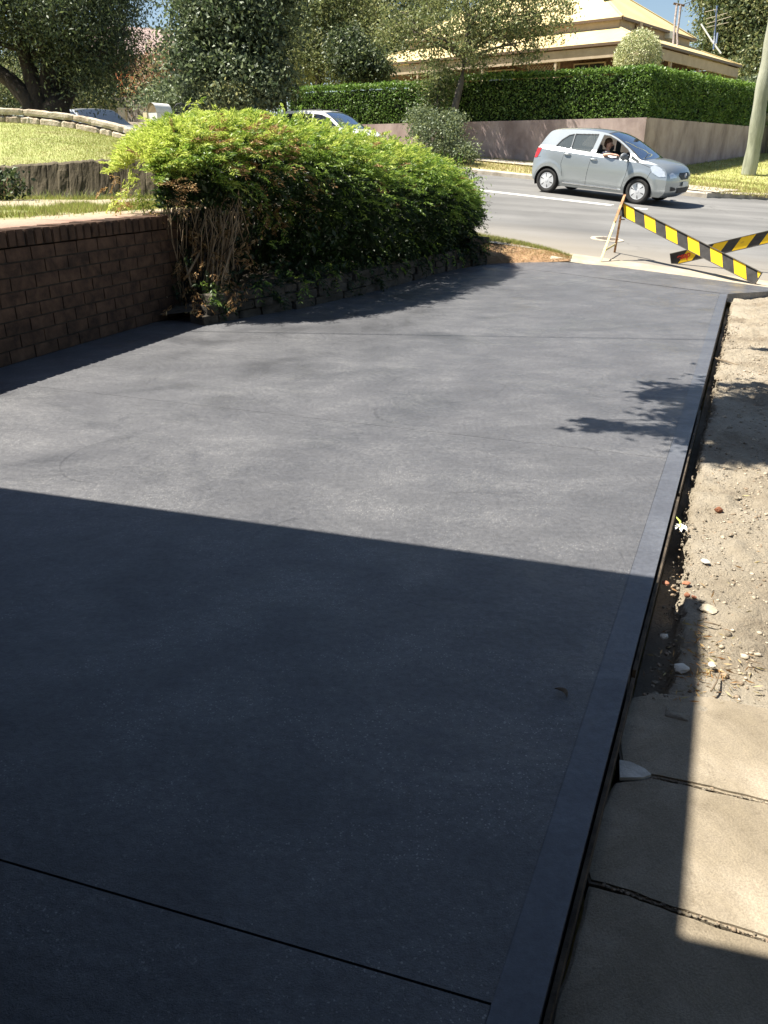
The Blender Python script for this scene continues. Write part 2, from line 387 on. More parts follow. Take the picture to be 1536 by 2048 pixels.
# manhole covers: iron lid in a concrete surround
def manhole(px, py, r, label):
    p = Rd(px, py); e = empty('manhole_cover', p, 0, label, 'manhole cover', 'manhole covers in the road')
    nx = (float(zroad(p[0]+1, p[1]))-p[2]); ny = (float(zroad(p[0], p[1]+1))-p[2]); Mx = Vector((-nx, -ny, 1)).to_track_quat('Z', 'Y').to_matrix().to_4x4()
    a = MB(); a.lathe([(r, -.01), (r, .010), (r*.74, .011)], 36, Mx); a.build('surround', M['concrete'], e, False)
    b = MB(); b.lathe([(r*.735, .008), (r*.70, .013), (r*.1, .013), (0.001, .015)], 36, Mx)
    for k in range(-3, 4):
        h = math.sqrt(max(0, (r*.66)**2-(k*r*.17)**2)); b.bar(Mx @ Vector((-h, k*r*.17, .015)), Mx @ Vector((h, k*r*.17, .015)), .012, .006)
    b.build('lid', M['iron'], e)
M['iron'] = surf('iron', (.17, .14, .11), (.30, .26, .21), 20, .7, .5, 60)
manhole(1214, 479, .27, 'round concrete-ringed manhole cover in the dusty road behind the trestle leg')
manhole(1497, 393, .40, 'small pale manhole cover in the asphalt right of the silver hatchback')

# ------------------------------------------------------------------ driveway
def drive_mat(name, band=False):
    m, t, o = newmat(name); v = coords(t)
    big = noise(t, v, .8, 4, .6, .6); mp = N(t, 'ShaderNodeMapping'); mp.inputs['Scale'].default_value = (.85, 1.35, 1); mp.inputs['Rotation'].default_value = (0, 0, .5); t.links.new(v, mp.inputs[0])
    blot = noise(t, mp.outputs[0], 3.4, 8, .74, .25)
    # trowel sweeps: arcs about scattered centres
    nz = N(t, 'ShaderNodeTexNoise', i_Scale=1.1, i_Detail=2.0); t.links.new(v, nz.inputs['Vector'])
    sc_ = N(t, 'ShaderNodeVectorMath', operation='SCALE'); sc_.inputs['Scale'].default_value = .18; av = N(t, 'ShaderNodeVectorMath', operation='ADD')
    t.links.new(nz.outputs['Color'], sc_.inputs[0]); t.links.new(v, av.inputs[0]); t.links.new(sc_.outputs[0], av.inputs[1])
    vo = N(t, 'ShaderNodeTexVoronoi', feature='F1', i_Scale=1.15); t.links.new(av.outputs[0], vo.inputs['Vector'])
    arcs = mth(t, 'SINE', mth(t, 'MULTIPLY', vo.outputs['Distance'], 95.0))
    arcw = mth(t, 'MULTIPLY', arcs, mth(t, 'MULTIPLY', noise(t, v, 2.0, 2, .5), 1.0))
    vo2 = N(t, 'ShaderNodeTexVoronoi', feature='SMOOTH_F1', i_Scale=.8, i_Smoothness=.02); 
    t.links.new(av.outputs[0], vo2.inputs['Vector'])
    ring = ramp(t, vo2.outputs['Distance'], [(.420, (0, 0, 0)), (.424, (1, 1, 1)), (.428, (0, 0, 0))])
    ringm = mth(t, 'MULTIPLY', ring.outputs[0], ramp(t, noise(t, v, 1.7, 2, .5), [(.51, (0, 0, 0)), (.57, (1, 1, 1))]).outputs[0])
    fine = noise(t, v, 260, 4, .75); mid = noise(t, v, 45, 5, .7)
    k = mth(t, 'ADD', mth(t, 'MULTIPLY', blot, .65), mth(t, 'MULTIPLY', big, .35))
    if band:
        c = ramp(t, k, [(.36, (.060, .064, .076)), (.5, (.078, .083, .097)), (.64, (.108, .114, .128))]); g = ramp(t, mid, [(.36, (.8, .8, .8)), (.64, (1.2, 1.2, 1.2))]); cc = mixc(t, .8, c.outputs[0], g.outputs[0], 'MULTIPLY')
        rg = ramp(t, k, [(.40, (.52,)*3), (.60, (.36,)*3)]).outputs[0]; bs = .35
    else:
        c = ramp(t, k, [(.36, (.064, .065, .070)), (.47, (.078, .079, .085)), (.55, (.090, .091, .097)), (.65, (.125, .125, .129))]); cc = c.outputs[0]
        g = ramp(t, mth(t, 'ADD', mth(t, 'MULTIPLY', fine, .5), mth(t, 'MULTIPLY', mid, .5)), [(.36, (.45, .45, .45)), (.5, (1, 1, 1)), (.64, (1.6, 1.6, 1.6))]); cc = mixc(t, .75, cc, g.outputs[0], 'MULTIPLY')
        cc = mixc(t, mth(t, 'MULTIPLY', ringm, .5), cc, (.02, .02, .022))
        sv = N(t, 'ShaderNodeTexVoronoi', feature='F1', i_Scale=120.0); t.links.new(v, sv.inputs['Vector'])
        glint_spk = mth(t, 'MULTIPLY', mth(t, 'LESS_THAN', sv.outputs['Distance'], .30), mth(t, 'GREATER_THAN', noise(t, v, 120, 1, .5), .53))
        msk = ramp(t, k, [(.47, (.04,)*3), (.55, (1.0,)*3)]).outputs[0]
        spm = mth(t, 'MULTIPLY', glint_spk, msk); cc = mixc(t, spm, cc, (.27, .265, .255))  # pale specks painted into the base colour as sun glints
        big2 = noise(t, v, 1.7, 5, .6, .5); rg = ramp(t, mth(t, 'ADD', mth(t, 'MULTIPLY', big2, .75), mth(t, 'MULTIPLY', blot, .25)), [(.42, (.56,)*3), (.52, (.47,)*3), (.62, (.28,)*3)]).outputs[0]; bs = .9
    p = N(t, 'ShaderNodeBsdfPrincipled'); t.links.new(cc, p.inputs['Base Color'])
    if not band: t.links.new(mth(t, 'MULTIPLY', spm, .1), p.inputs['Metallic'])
    t.links.new(rg, p.inputs['Roughness']); p.inputs['Specular IOR Level'].default_value = .6
    h = mth(t, 'ADD', mth(t, 'ADD', mth(t, 'MULTIPLY', fine, .5), mth(t, 'MULTIPLY', mid, 1.0)), mth(t, 'MULTIPLY', arcw, .22 if not band else .03))
    h = mth(t, 'ADD', h, mth(t, 'MULTIPLY', ringm, -.5 if not band else 0))
    b = N(t, 'ShaderNodeBump', i_Strength=bs, i_Distance=.004); t.links.new(h, b.inputs['Height']); t.links.new(b.outputs[0], p.inputs['Normal'])
    t.links.new(p.outputs[0], o.inputs[0]); return m
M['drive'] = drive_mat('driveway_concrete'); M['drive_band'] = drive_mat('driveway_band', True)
M['edge_dirt'] = surf('edge_dirt', (.05, .042, .034), (.13, .11, .085), 12, .9, .8, 40)
M['timber_old'] = surf('timber_old', (.10, .075, .05), (.24, .19, .13), 6, .9, .6, 40, stretch=(.3, .3, 3))
R0 = np.array([.275, .93]); RD = np.array([math.sin(math.radians(23.4)), math.cos(math.radians(23.4))]); RN = np.array([RD[1], -RD[0]])
JR = G(1460, 588)[:2]; JL = G(975, 528)[:2]
def on_right(s): return R0+RD*s
JRs = float(np.dot(JR-R0, RD)); JR = on_right(JRs)
BW = .084
leftline = [np.array(p) for p in ((1.15, 12.35), (.2, 10.6), (-.35, 9.7), (-1.2, 8.6), (-2.15, 7.5), (-2.83, 5.65), (-5.4, -1.6))]
def cut_left(a, b):      # point where the line a-b meets the left border
    for p, q in zip(leftline[:-1], leftline[1:]):
        d = b-a; e = q-p; den = d[0]*e[1]-d[1]*e[0]
        if abs(den) < 1e-9: continue
        t = ((p[0]-a[0])*e[1]-(p[1]-a[1])*e[0])/den; u = ((p[0]-a[0])*d[1]-(p[1]-a[1])*d[0])/den
        if 0 <= u <= 1 and t > 0: return a+d*t, p, q
    return None
joints = []      # (right point, left point) of each joint
for (a, b) in (((35, 1730), (1090, 2040)), ((90, 775), (1380, 922))):
    A = G(*a)[:2]; B = G(*b)[:2]; d = (A-B)
    # right point on inner edge of band
    R1 = R0-RN*BW; den = d[0]*RD[1]-d[1]*RD[0]; t = ((R1[0]-B[0])*RD[1]-(R1[1]-B[1])*RD[0])/den; r = B+d*t
    l, p, q = cut_left(r, r+d); joints.append((r, l))
drive = empty('driveway', (0, 0, 0)); tag(drive, kind='structure')
def slab(name, poly, mat, zt=0.0, zb=-.12, mi=0):
    mb = MB(); mb.prism(poly, zb, zt); return mb.build(name, mat, drive)
def off(p, q, w):   # two ends moved apart by w across the joint
    d = (q-p)/np.linalg.norm(q-p); n = np.array([-d[1], d[0]]); return n*w
inner = lambda s: on_right(s)-RN*(BW+.0015)
sb = -3.2
n0 = off(joints[0][0], joints[0][1], .0026); n1 = off(joints[1][0], joints[1][1], .0016); nj = off(JR, JL, .006)
if n0[1] < 0: n0 = -n0
if n1[1] < 0: n1 = -n1
if nj[1] < 0: nj = -nj
L = leftline
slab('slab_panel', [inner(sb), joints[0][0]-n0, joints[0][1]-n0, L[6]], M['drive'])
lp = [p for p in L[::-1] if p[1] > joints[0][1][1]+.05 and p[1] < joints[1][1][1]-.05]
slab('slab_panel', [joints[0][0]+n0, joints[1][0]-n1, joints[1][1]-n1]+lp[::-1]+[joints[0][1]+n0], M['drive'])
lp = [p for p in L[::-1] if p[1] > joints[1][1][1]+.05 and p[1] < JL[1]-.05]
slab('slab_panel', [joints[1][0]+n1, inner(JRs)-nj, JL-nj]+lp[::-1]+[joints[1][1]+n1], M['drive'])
slab('edge_band', [on_right(sb)-RN*BW, on_right(sb), on_right(JRs)-nj, on_right(JRs)-RN*BW-nj], M['drive_band'])
mb = MB(); mb.prism([on_right(sb)-RN*3.0, on_right(sb), on_right(JRs), JL, L[1], L[2], L[3], L[4], L[5], L[6]], -.2, -.035); mb.build('sub_base', M['edge_dirt'], drive)
# crossover panel to the gutter (slopes to follow the street)
K1 = Rd(1140, 519, .0); K2 = Rd(1580, 581, .0)
mb = MB(); P = []
KL = [JL, G(1040, 518, .03)[:2], K1[:2]]
for i in range(13):
    f = i/12; a = np.array([*(JR+(JL-JR)*f+nj), 0.0]); b = K2+(K1-K2)*f; b = b+np.array([.469, .883, .0])*.06; row = []
    for k in range(7):
        g = k/6; q = a+(b-a)*g; row.append(q)
    P.append(row)
P = np.array(P); mb.grid(P)
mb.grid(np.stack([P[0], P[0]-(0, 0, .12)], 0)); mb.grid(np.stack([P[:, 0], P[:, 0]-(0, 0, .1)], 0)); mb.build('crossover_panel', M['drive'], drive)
M['form_timber'] = surf('form_timber', (.03, .024, .018), (.10, .078, .055), 12, .9, .6, 60)
# bits of timber formwork left against the edge
rng = random.Random(4)
for s0, s1 in ((-.4, 1.1), (1.15, 2.6), (2.66, 4.1)):
    mb = MB(); mb.bar((*(on_right(s0)+RN*.009), -.055), (*(on_right(s1)+RN*.012), -.05), .010, .07); mb.build('formwork_board', M['form_timber'], drive)

# ------------------------------------------------------------------ bare dirt on the right
dd, aa = np.meshgrid(np.concatenate([np.linspace(.012, 1.3, 90), np.linspace(1.32, 3.0, 60), np.linspace(3.1, 9, 20)]), np.linspace(.6, JRs+.01, 760), indexing='ij')
X = R0[0]+RD[0]*aa+RN[0]*dd; Y = R0[1]+RD[1]*aa+RN[1]*dd
rag = .018+.035*vnoise(aa*6, dd*0, 5)+.022*vnoise(aa*27, aa*0, 6)+.012*vnoise(aa*80, aa*0, 16)+.05*np.exp(-((aa-1.5)/.7)**2)
top = -.075+.05*fbm(X*1.3, Y*1.3, 1)+.035*fbm(X*6, Y*6, 2)+.022*fbm(X*22, Y*22, 9, 3)
top += .03*np.clip(fbm(X*9, Y*9, 21)-.05, 0, 1)*2*np.exp(-((dd-.25)/.3)**2)
k = np.clip((dd-rag)/.02, 0, 1); k = k*k*(3-2*k); Z = -.185+(top+.185)*k
Z = np.where(aa < 1.02, np.minimum(Z, -.15), Z)
def near_edge(X, Y): return float(zroad(X, Y))
Z = Z+np.clip((aa-JRs+1.2)/1.2, 0, 1)*(.03)
g_ = np.clip((dd-1.0)/3, 0, 1)*np.clip((aa-6)/3, 0, 1); Z = Z-g_*.12
tag(grid_obj('dirt_ground', X, Y, Z, M['soil']), kind='structure')
# dirt between crossover right side and the street
tri = []
mb = MB(); P = []
a0 = np.array([*JR, -.05]); a1 = K2-(0, 0, .02)
for i in range(14):
    f = i/13; p = a0+(a1-a0)*f+np.array([0, 0, -.03]); q = p+np.array([.45, -1.1, -.02+0*f])
    q = np.array([*(on_right(JRs-.2)+RN*(.2+3.2*f)), -.12-.1*f])
    P.append([p+(q-p)*g+np.array([0, 0, .03*float(fbm(f*9, g*9, 5))]) for g in np.linspace(0, 1, 9)])
mb.grid(np.array(P)); tag(mb.build('dirt_shoulder', M['soil'], smooth=True), kind='structure')

def zdirt(x, y):
    d = (x-R0[0])*RN[0]+(y-R0[1])*RN[1]
    return -.075+.05*fbm(x*1.3, y*1.3, 1)+.035*fbm(x*6, y*6, 2)+.022*fbm(x*22, y*22, 9, 3)
# loose stones and crumbs: too many to count
rng = np.random.default_rng(11)
ico = bmesh.new(); bmesh.ops.create_icosphere(ico, subdivisions=1, radius=1); iv = np.array([v.co[:] for v in ico.verts]); fi = np.array([[v.index for v in f.verts] for f in ico.faces]); ico.free()
def stones(name, pts, size, mats, seed, flat=.6, kind='stuff'):
    r = np.random.default_rng(seed); n = len(pts); s = size*r.lognormal(0, .5, n)
    J = iv[None]*(1+.25*r.normal(size=(n, len(iv), 1)).clip(-1, 1)); J = J*(s[:, None, None]*np.array([1, 1, flat])*r.uniform(.7, 1.3, (n, 1, 3)))
    V = (J+pts[:, None, :]).reshape(-1, 3); Fq = (fi[None]+(np.arange(n)*len(iv))[:, None, None]).reshape(-1, 3)
    return tag(np_mesh(name, V, Fq, mats, np.repeat(r.integers(0, len(mats), n), len(fi))), kind=kind)
M['pebble_a'] = surf('pebble_a', (.30, .25, .18), (.46, .40, .31), 30, .9, .4, 80); M['pebble_b'] = surf('pebble_b', (.17, .13, .09), (.30, .23, .16), 30, .9, .4, 80); M['pebble_c'] = surf('pebble_c', (.52, .48, .40), (.65, .61, .53), 30, .9, .4, 80)
n = 13000; a = rng.uniform(1.2, JRs, n); d = .06+rng.exponential(.55, n)+rng.random(n)*.6
d = np.clip(d, .06, 3.2); x = R0[0]+RD[0]*a+RN[0]*d; y = R0[1]+RD[1]*a+RN[1]*d; z = zdirt(x, y)
stones('gravel', np.stack([x, y, z+.002], 1), .0040, [M['pebble_a'], M['pebble_b'], M['pebble_a'], M['soil']], 3)
# clods along the dug edge
n = 2200; a = rng.uniform(1.1, JRs, n); d = .045+np.abs(rng.normal(0, .10, n)); x = R0[0]+RD[0]*a+RN[0]*d; y = R0[1]+RD[1]*a+RN[1]*d
stones('soil_clods', np.stack([x, y, -.10+.035*rng.random(n)], 1), .0036, [M['soil'], M['soil'], M['pebble_b']], 4, .8)

# single little things on the dirt
def lump(name, px, py, size, mat, label, cat, seed, flat=.5, z=-.06):
    r = np.random.default_rng(seed); p = G(px, py, z); b = bmesh.new(); bmesh.ops.create_icosphere(b, subdivisions=2, radius=1)
    for v in b.verts:
        c = v.co.copy(); k = .85*(1+.9*float(fbm(c.x*1.6+seed*3.1, c.y*1.6+c.z*2, seed))); v.co = Vector((c.x*size*k*1.2, c.y*size*k, c.z*size*flat*k))
    me = bpy.data.meshes.new(name); b.to_mesh(me); b.free(); me.materials.append(mat); o = link(name, me, None, False); o.location = tuple(p); o.rotation_euler.z = r.uniform(0, 6); return tag(o, label, cat)
M['brick_chip'] = surf('brick_chip', (.26, .10, .055), (.42, .20, .12), 30, .9, .4, 60)
M['seed'] = surf('seed', (.12, .045, .02), (.26, .11, .06), 60, .9, .8, 90)
M['white_stone'] = surf('white_stone', (.40, .37, .32), (.58, .55, .49), 20, .8, .3, 60)
lump('stone', 1364, 1336, .026, M['pebble_c'], 'pale flat stone in the shaded dirt above the paving slabs', 'stone', 1, .45)
lump('stone', 1425, 1331, .013, M['white_stone'], 'small white stone on the sunlit dirt right of the shadow edge', 'stone', 2, .8)
lump('stone', 1328, 1273, .014, M['pebble_c'], 'small pale upright stone in the shade beside the driveway edge', 'stone', 3, .8)
lump('stone', 1416, 1218, .03, M['pebble_a'], 'broad tan stone half buried in the sunlit dirt beside the shadow corner', 'stone', 4, .35)
lump('stone', 1410, 1122, .02, M['white_stone'], 'whitish flat stone on the sunlit dirt by the driveway edge', 'stone', 5, .3)
lump('brick_chip', 1373, 1166, .014, M['brick_chip'], 'orange brick chip on the dirt above its fellow chips', 'brick chip', 6)
lump('brick_chip', 1374, 1190, .013, M['brick_chip'], 'red orange brick chip just above the shadow corner on the dirt', 'brick chip', 7)
lump('brick_chip', 1388, 1194, .010, M['brick_chip'], 'smallest orange brick chip, right of the red one', 'brick chip', 8)
lump('brick_chip', 1331, 1166, .016, M['brick_chip'], 'orange brick chip on the very edge of the dug trench', 'brick chip', 9)
sp = lump('seed_pod', 1438, 1020, .019, M['seed'], 'brown spiky seed pod on the pale dirt', 'seed pod', 10, .9)
# white flower head with green stem
p = G(1360, 1060, -.05); e = empty('fallen_flower', p, 0, 'white fallen flower with a green stem lying at the driveway edge', 'flower')
mb = MB(); r = random.Random(2)
for k in range(7):
    a = k*.9; mb.add([(0, 0, .01), (.024*math.cos(a-.35), .024*math.sin(a-.35), .016), (.034*math.cos(a), .034*math.sin(a), .006), (.024*math.cos(a+.35), .024*math.sin(a+.35), .02)], [(0, 1, 2, 3)])
mb.build('petals', plain('petal', (.82, .82, .76), .7), e)
mb = MB(); mb.tube([(0, 0, .01), (.012, .04, .02), (.008, .09, .022), (.02, .13, .015)], [.004, .004, .003, .002]); mb.build('stem', plain('stem_green', (.38, .42, .10), .6), e)
def twig(name, pts, r, label, cat='twig'):
    P = [G(a, b, z) for a, b, z in pts]; c = P[0]; e = MB(); e.tube([q-c for q in P], [r]+[r*.8]*(len(P)-2)+[r*.4], 6); o = e.build(name, M['timber_old']); o.location = tuple(c); return tag(o, label, cat)
twig('twig', [(1408, 1243, -.05), (1425, 1247, -.045), (1443, 1252, -.05)], .004, 'brown twig on the sunlit dirt right of the shadow')
twig('twig', [(1428, 716, -.055), (1450, 722, -.05), (1477, 730, -.05)], .009, 'long thin stick on the dirt high up beside the driveway edge')
twig('twig', [(1422, 1382, -.05), (1432, 1366, -.045), (1440, 1345, -.05)], .0035, 'curved dark twig just above the paving slabs')
twig('twig', [(1497, 1320, -.05), (1524, 1328, -.045)], .0035, 'short dark twig at the right edge of the dirt')
# curled dead leaf on the driveway
p = G(1121, 1388, .004); mb = MB(); P = []
for i in range(9):
    f = i/8; w = .014*math.sin(math.pi*f)**.7; P.append([(f*.05-.025, -w*.6+.01*math.sin(f*3), .004+w*.5), (f*.05-.025, .01*math.sin(f*3), .002), (f*.05-.025, w*.6+.01*math.sin(f*3), .004+w*.5)])
mb.grid(np.array(P)); o = mb.build('dead_leaf', surf('dead_leaf', (.10, .075, .05), (.22, .17, .12), 40, .8, .2)); o.location = tuple(p); o.rotation_euler.z = math.radians(-60)
tag(o, 'small curled brown leaf lying alone on the shaded driveway', 'leaf')
# leaf litter and dry straw
def litter(name, regions, n, L, mats, seed, zf, flatdir=True):
    r = np.random.default_rng(seed); C = []
    for (px, py, rx, ry, w) in regions:
        m = int(n*w)
        for _ in range(m):
            a = px+r.normal()*rx; b = py+r.normal()*ry
            if b < 380: continue
            q = G(a, b, -.06); C.append((q[0], q[1], float(zf(q[0], q[1]))+.006+.01*r.random()))
    C = np.array(C); D = unit(r.normal(size=(len(C), 3))*np.array([1, 1, .25])); ln = L*r.uniform(.5, 1.5, len(C))
    V, Fq = leaves_mesh(C, D, ln, ln*.16, r); return tag(np_mesh(name, V, Fq, mats, r.integers(0, len(mats), len(C))), kind='stuff')
litter('leaf_litter', [(1400, 1330, 45, 40, .5), (1440, 1350, 50, 25, .3), (1392, 1260, 10, 20, .1), (1450, 1150, 60, 60, .08), (1480, 900, 40, 120, .06)], 260, .026, [M['grass_dry'], M['nan_dead'], M['nan_dead']], 6, zdirt)

# ------------------------------------------------------------------ concrete paving slabs, lower right
def paver_mat():
    m, t, o = newmat('paver'); v = coords(t); f = noise(t, v, 2.6, 9, .7, .6); f2 = noise(t, v, 210, 4, .8); f3 = noise(t, v, 14, 6, .75)
    a = ramp(t, f, [(.34, (.165, .135, .092)), (.5, (.225, .188, .135)), (.66, (.31, .265, .20))]); g = ramp(t, f2, [(.32, (.68,)*3), (.5, (1,)*3), (.68, (1.28,)*3)]); c = mixc(t, 1, a.outputs[0], g.outputs[0], 'MULTIPLY')
    g3 = ramp(t, f3, [(.30, (.55, .52, .46)), (.42, (1, 1, 1)), (.70, (1.15, 1.15, 1.12))]); c = mixc(t, .8, c, g3.outputs[0], 'MULTIPLY')
    p = N(t, 'ShaderNodeBsdfPrincipled', i_Roughness=.88); t.links.new(c, p.inputs['Base Color']); h = mth(t, 'ADD', mth(t, 'MULTIPLY', f2, .6), mth(t, 'MULTIPLY', f3, 2.0)); b = N(t, 'ShaderNodeBump', i_Strength=.8, i_Distance=.004); t.links.new(h, b.inputs['Height']); t.links.new(b.outputs[0], p.inputs['Normal']); t.links.new(p.outputs[0], o.inputs[0]); return m
M['paver'] = paver_mat()
M['mortar'] = surf('mortar', (.45, .42, .36), (.62, .59, .52), 40, .9, .9, 70, bdist=.006)
def paver(pts, label, seed, ztop):
    P = [G(a, b, ztop)[:2] for a, b in pts]; Q = []; r = random.Random(seed)
    for i in range(len(P)):
        a, b = P[i], P[(i+1) % len(P)]; n = max(2, int(np.linalg.norm(b-a)/.02)); 
        for k in range(n):
            q = a+(b-a)*k/n; amp = .004
            Q.append(q+np.array([float(fbm(q[0]*25, q[1]*25, seed)), float(fbm(q[0]*25+9, q[1]*25, seed+3))])*amp*2.4)
    c = sum(P)/len(P); mb = MB(); mb.prism([q-c for q in Q], -.07, 0)
    o = mb.build('paving_slab', M['paver']); b = bmesh.new(); b.from_mesh(o.data)
    es = [e for e in b.edges if all(v.co.z > -.001 for v in e.verts)]; bmesh.ops.bevel(b, geom=es, offset=.006, segments=2, affect='EDGES', clamp_overlap=True); b.to_mesh(o.data); b.free()
    o.location = (c[0], c[1], ztop); return tag(o, label, 'paving slab', 'concrete slabs beside the driveway')
paver([(1243, 1432), (1262, 1395), (1300, 1384), (1420, 1392), (1560, 1420), (1760, 1450), (1760, 1650), (1536, 1602), (1440, 1580), (1365, 1563), (1300, 1550), (1245, 1548), (1238, 1500)], 'rounded-corner concrete slab, nearest the dirt of the slabs beside the driveway', 1, -.068)
paver([(1196, 1640), (1212, 1600), (1232, 1563), (1300, 1553), (1365, 1567), (1440, 1584), (1536, 1606), (1780, 1661), (1780, 1950), (1536, 1876), (1440, 1846), (1345, 1815), (1260, 1785), (1178, 1762), (1168, 1735)], 'middle concrete slab with a broken left corner, crossed by the shadow edge', 2, -.072)
paver([(1176, 1767), (1258, 1789), (1343, 1820), (1438, 1852), (1534, 1882), (1800, 1961), (1800, 2500), (1020, 2500), (1095, 2060), (1160, 1850)], 'nearest concrete slab, mostly in shade at the bottom of the picture', 3, -.068)
P = [G(a, b, -.062) for a, b in ((1239, 1518), (1262, 1522), (1290, 1535), (1303, 1547), (1285, 1553), (1240, 1553))]
mb = MB(); mb.prism([p[:2] for p in P], -.075, -.0645); tag(mb.build('mortar_patch', M['mortar']), 'pale speckled mortar wedge at the gap between first and second slab', 'mortar patch')
n = 260; t_ = rng.random(n); pts = []
for (x0, y0), (x1, y1) in (((1300, 1552), (1536, 1606)), ((1200, 1768), (1536, 1881))):
    for _ in range(110):
        f = rng.random(); q = G(x0+(x1-x0)*f, y0+(y1-y0)*f+rng.normal()*2, -.075); pts.append(q)
stones('joint_sand', np.array(pts), .0020, [M['soil'], M['pebble_b']], 8)

# ------------------------------------------------------------------ left: brick retaining wall
M['brick'] = surf('brick', (.035, .021, .014), (.075, .042, .026), 7, .9, .8, 70, c3=(.125, .072, .045), bdist=.006)
M['brick_mortar'] = surf('brick_mortar', (.03, .024, .018), (.06, .048, .038), 20, .95, .6, 80)
BA = np.array([-2.77, 5.70]); BB = np.array([-2.10, 7.60]); BD = (BB-BA)/np.linalg.norm(BB-BA); BNm = np.array([BD[1], -BD[0]])
bw = empty('brick_wall', (*BA, 0), math.atan2(BD[1], BD[0]), 'dark red-brown brick retaining wall with upright capping bricks along the driveway', 'wall')
# local frame: x along wall, -y towards the driveway
x0, x1 = -8.0, 2.45; H = .80; rg = random.Random(3)
mb = MB(); mb.box(((x0+x1)/2, .105, H/2-.06), (x1-x0, .19, H+.1)); mb.build('mortar', M['brick_mortar'], bw)
mb = MB()
for c in range(-1, 8):
    z = c*.1+.05; off_ = (c % 2)*.127; x = x0+off_
    while x < x1-.1:
        if -6 < x: mb.box((x+.122, .105+rg.uniform(-.0015, .0015), z), (.242, .206, .088), jit=.0012, rng=rg)
        x += .254
mb.build('brick_courses', M['brick'], bw)
mb = MB(); x = x0
while x < x1:
    if x > -6: mb.box((x+.042, .10+rg.uniform(-.004, .004), .862+rg.uniform(-.003, .003)), (.080, .225, .112), Matrix.Rotation(rg.uniform(-.015, .015), 3, 'Z'), jit=.002, rng=rg)
    x += .092
o = mb.build('capping_bricks', M['brick'], bw, bevel=.006)
mb = MB(); mb.box(((x0+x1)/2, .10, .855), (x1-x0, .20, .10)); mb.build('capping_mortar', M['brick_mortar'], bw)

# terrace behind the brick wall: dry path, grass, path
W2 = [At(-420, 425, 8.2), At(0, 400, 9.7), At(150, 396, 9.75), At(270, 392, 9.8), At(420, 388, 9.9)]
BN2 = -BNm
lo_ = [np.array([*(BA+BD*s+BN2*.215), .905]) for s in (-8, -3, 0, 2.0, 3.4)]
a_, b_ = np.meshgrid(np.linspace(0, 4, 90), np.linspace(0, 1, 70), indexing='ij')
def interp_curve(C, t):
    C = np.array(C); i = np.clip(np.floor(t).astype(int), 0, len(C)-2); f = (t-i)[..., None]; return C[i]*(1-f)+C[i+1]*f
A3 = interp_curve(lo_, a_); B3 = interp_curve([np.array([p[0], p[1], .97]) for p in W2], a_); Q = A3+(B3-A3)*b_[..., None]
def terrace_mat():
    m, t, o = newmat('terrace'); v = coords(t)
    f = noise(t, v, 1.6, 6, .7, .4); f2 = noise(t, v, 40, 5, .7)
    uvn = N(t, 'ShaderNodeAttribute'); uvn.attribute_name = 'band'
    k = mth(t, 'ADD', uvn.outputs['Fac'], mth(t, 'MULTIPLY', mth(t, 'SUBTRACT', f, .5), .35))
    r = ramp(t, k, [(.0, (.27, .16, .115)), (.10, (.31, .22, .16)), (.26, (.36, .285, .20)), (.36, (.25, .26, .10)), (.62, (.25, .27, .10)), (.74, (.35, .30, .20)), (.9, (.32, .27, .18)), (1, (.20, .21, .08))])
    g = ramp(t, f2, [(.3, (.75,)*3), (.7, (1.15,)*3)]); c = mixc(t, 1, r.outputs[0], g.outputs[0], 'MULTIPLY')
    p = N(t, 'ShaderNodeBsdfPrincipled', i_Roughness=.95); t.links.new(c, p.inputs['Base Color']); b = N(t, 'ShaderNodeBump', i_Strength=.6, i_Distance=.015); t.links.new(f2, b.inputs['Height']); t.links.new(b.outputs[0], p.inputs['Normal']); t.links.new(p.outputs[0], o.inputs[0]); return m
Zt = Q[..., 2]+.03*fbm(Q[..., 0]*2, Q[..., 1]*2, 4)
o = grid_obj('terrace_ground', Q[..., 0], Q[..., 1], Zt, terrace_mat()); tag(o, kind='structure')
at = o.data.attributes.new('band', 'FLOAT', 'POINT'); at.data.foreach_set('value', b_.ravel().astype(np.float32))

# stone wall between terrace and upper lawn
M['dark_stone'] = surf('dark_stone', (.045, .036, .022), (.095, .078, .048), 2.5, .95, .7, 30, c3=(.20, .165, .11), stretch=(1, 1, .22), bdist=.02)
M['sandstone'] = surf('sandstone', (.30, .23, .16), (.50, .42, .31), 4, .95, .9, 14, c3=(.64, .57, .46), bdist=.04)
WT = [At(-420, 372, 8.2), At(0, 336, 9.7), At(150, 326, 9.75), At(270, 320, 9.8), At(420, 322, 9.9)]
a_ = np.linspace(0, 4, 260); base = interp_curve(W2, a_); top = interp_curve(WT, a_)
nrm = np.array([.35, -.93, 0]); P = []
for i in range(260):
    b0 = base[i].copy(); b0[2] = .85; tp = top[i]; row = []
    blk = math.floor(a_[i]*5.1+.3*math.sin(a_[i]*7)); jo = abs((a_[i]*5.1+.3*math.sin(a_[i]*7))-round(a_[i]*5.1+.3*math.sin(a_[i]*7)))
    for g in np.linspace(0, 1, 14):
        q = b0+(tp-b0)*g; bump = .04*float(fbm(a_[i]*4, g*1.5+blk*3, 7))+.02*float(fbm(a_[i]*22, g*5, 17))-(.006 if jo < .02 else 0)
        tz = .035*float(fbm(a_[i]*11, 0, 31)) if g > .9 else 0
        row.append(q+nrm*bump+np.array([0, 0, tz]))
    row.append(row[-1]-nrm*.05+np.array([0, 0, .018])); row.append(row[-1]-nrm*.14+np.array([0, 0, .008+.02*float(fbm(a_[i]*23, 3, 5))])); row.append(row[-1]-nrm*.03-np.array([0, 0, .12]))
    P.append(row)
mb = MB(); mb.grid(np.array(P)[:, :16]); o = mb.build('face', M['dark_stone'], None)
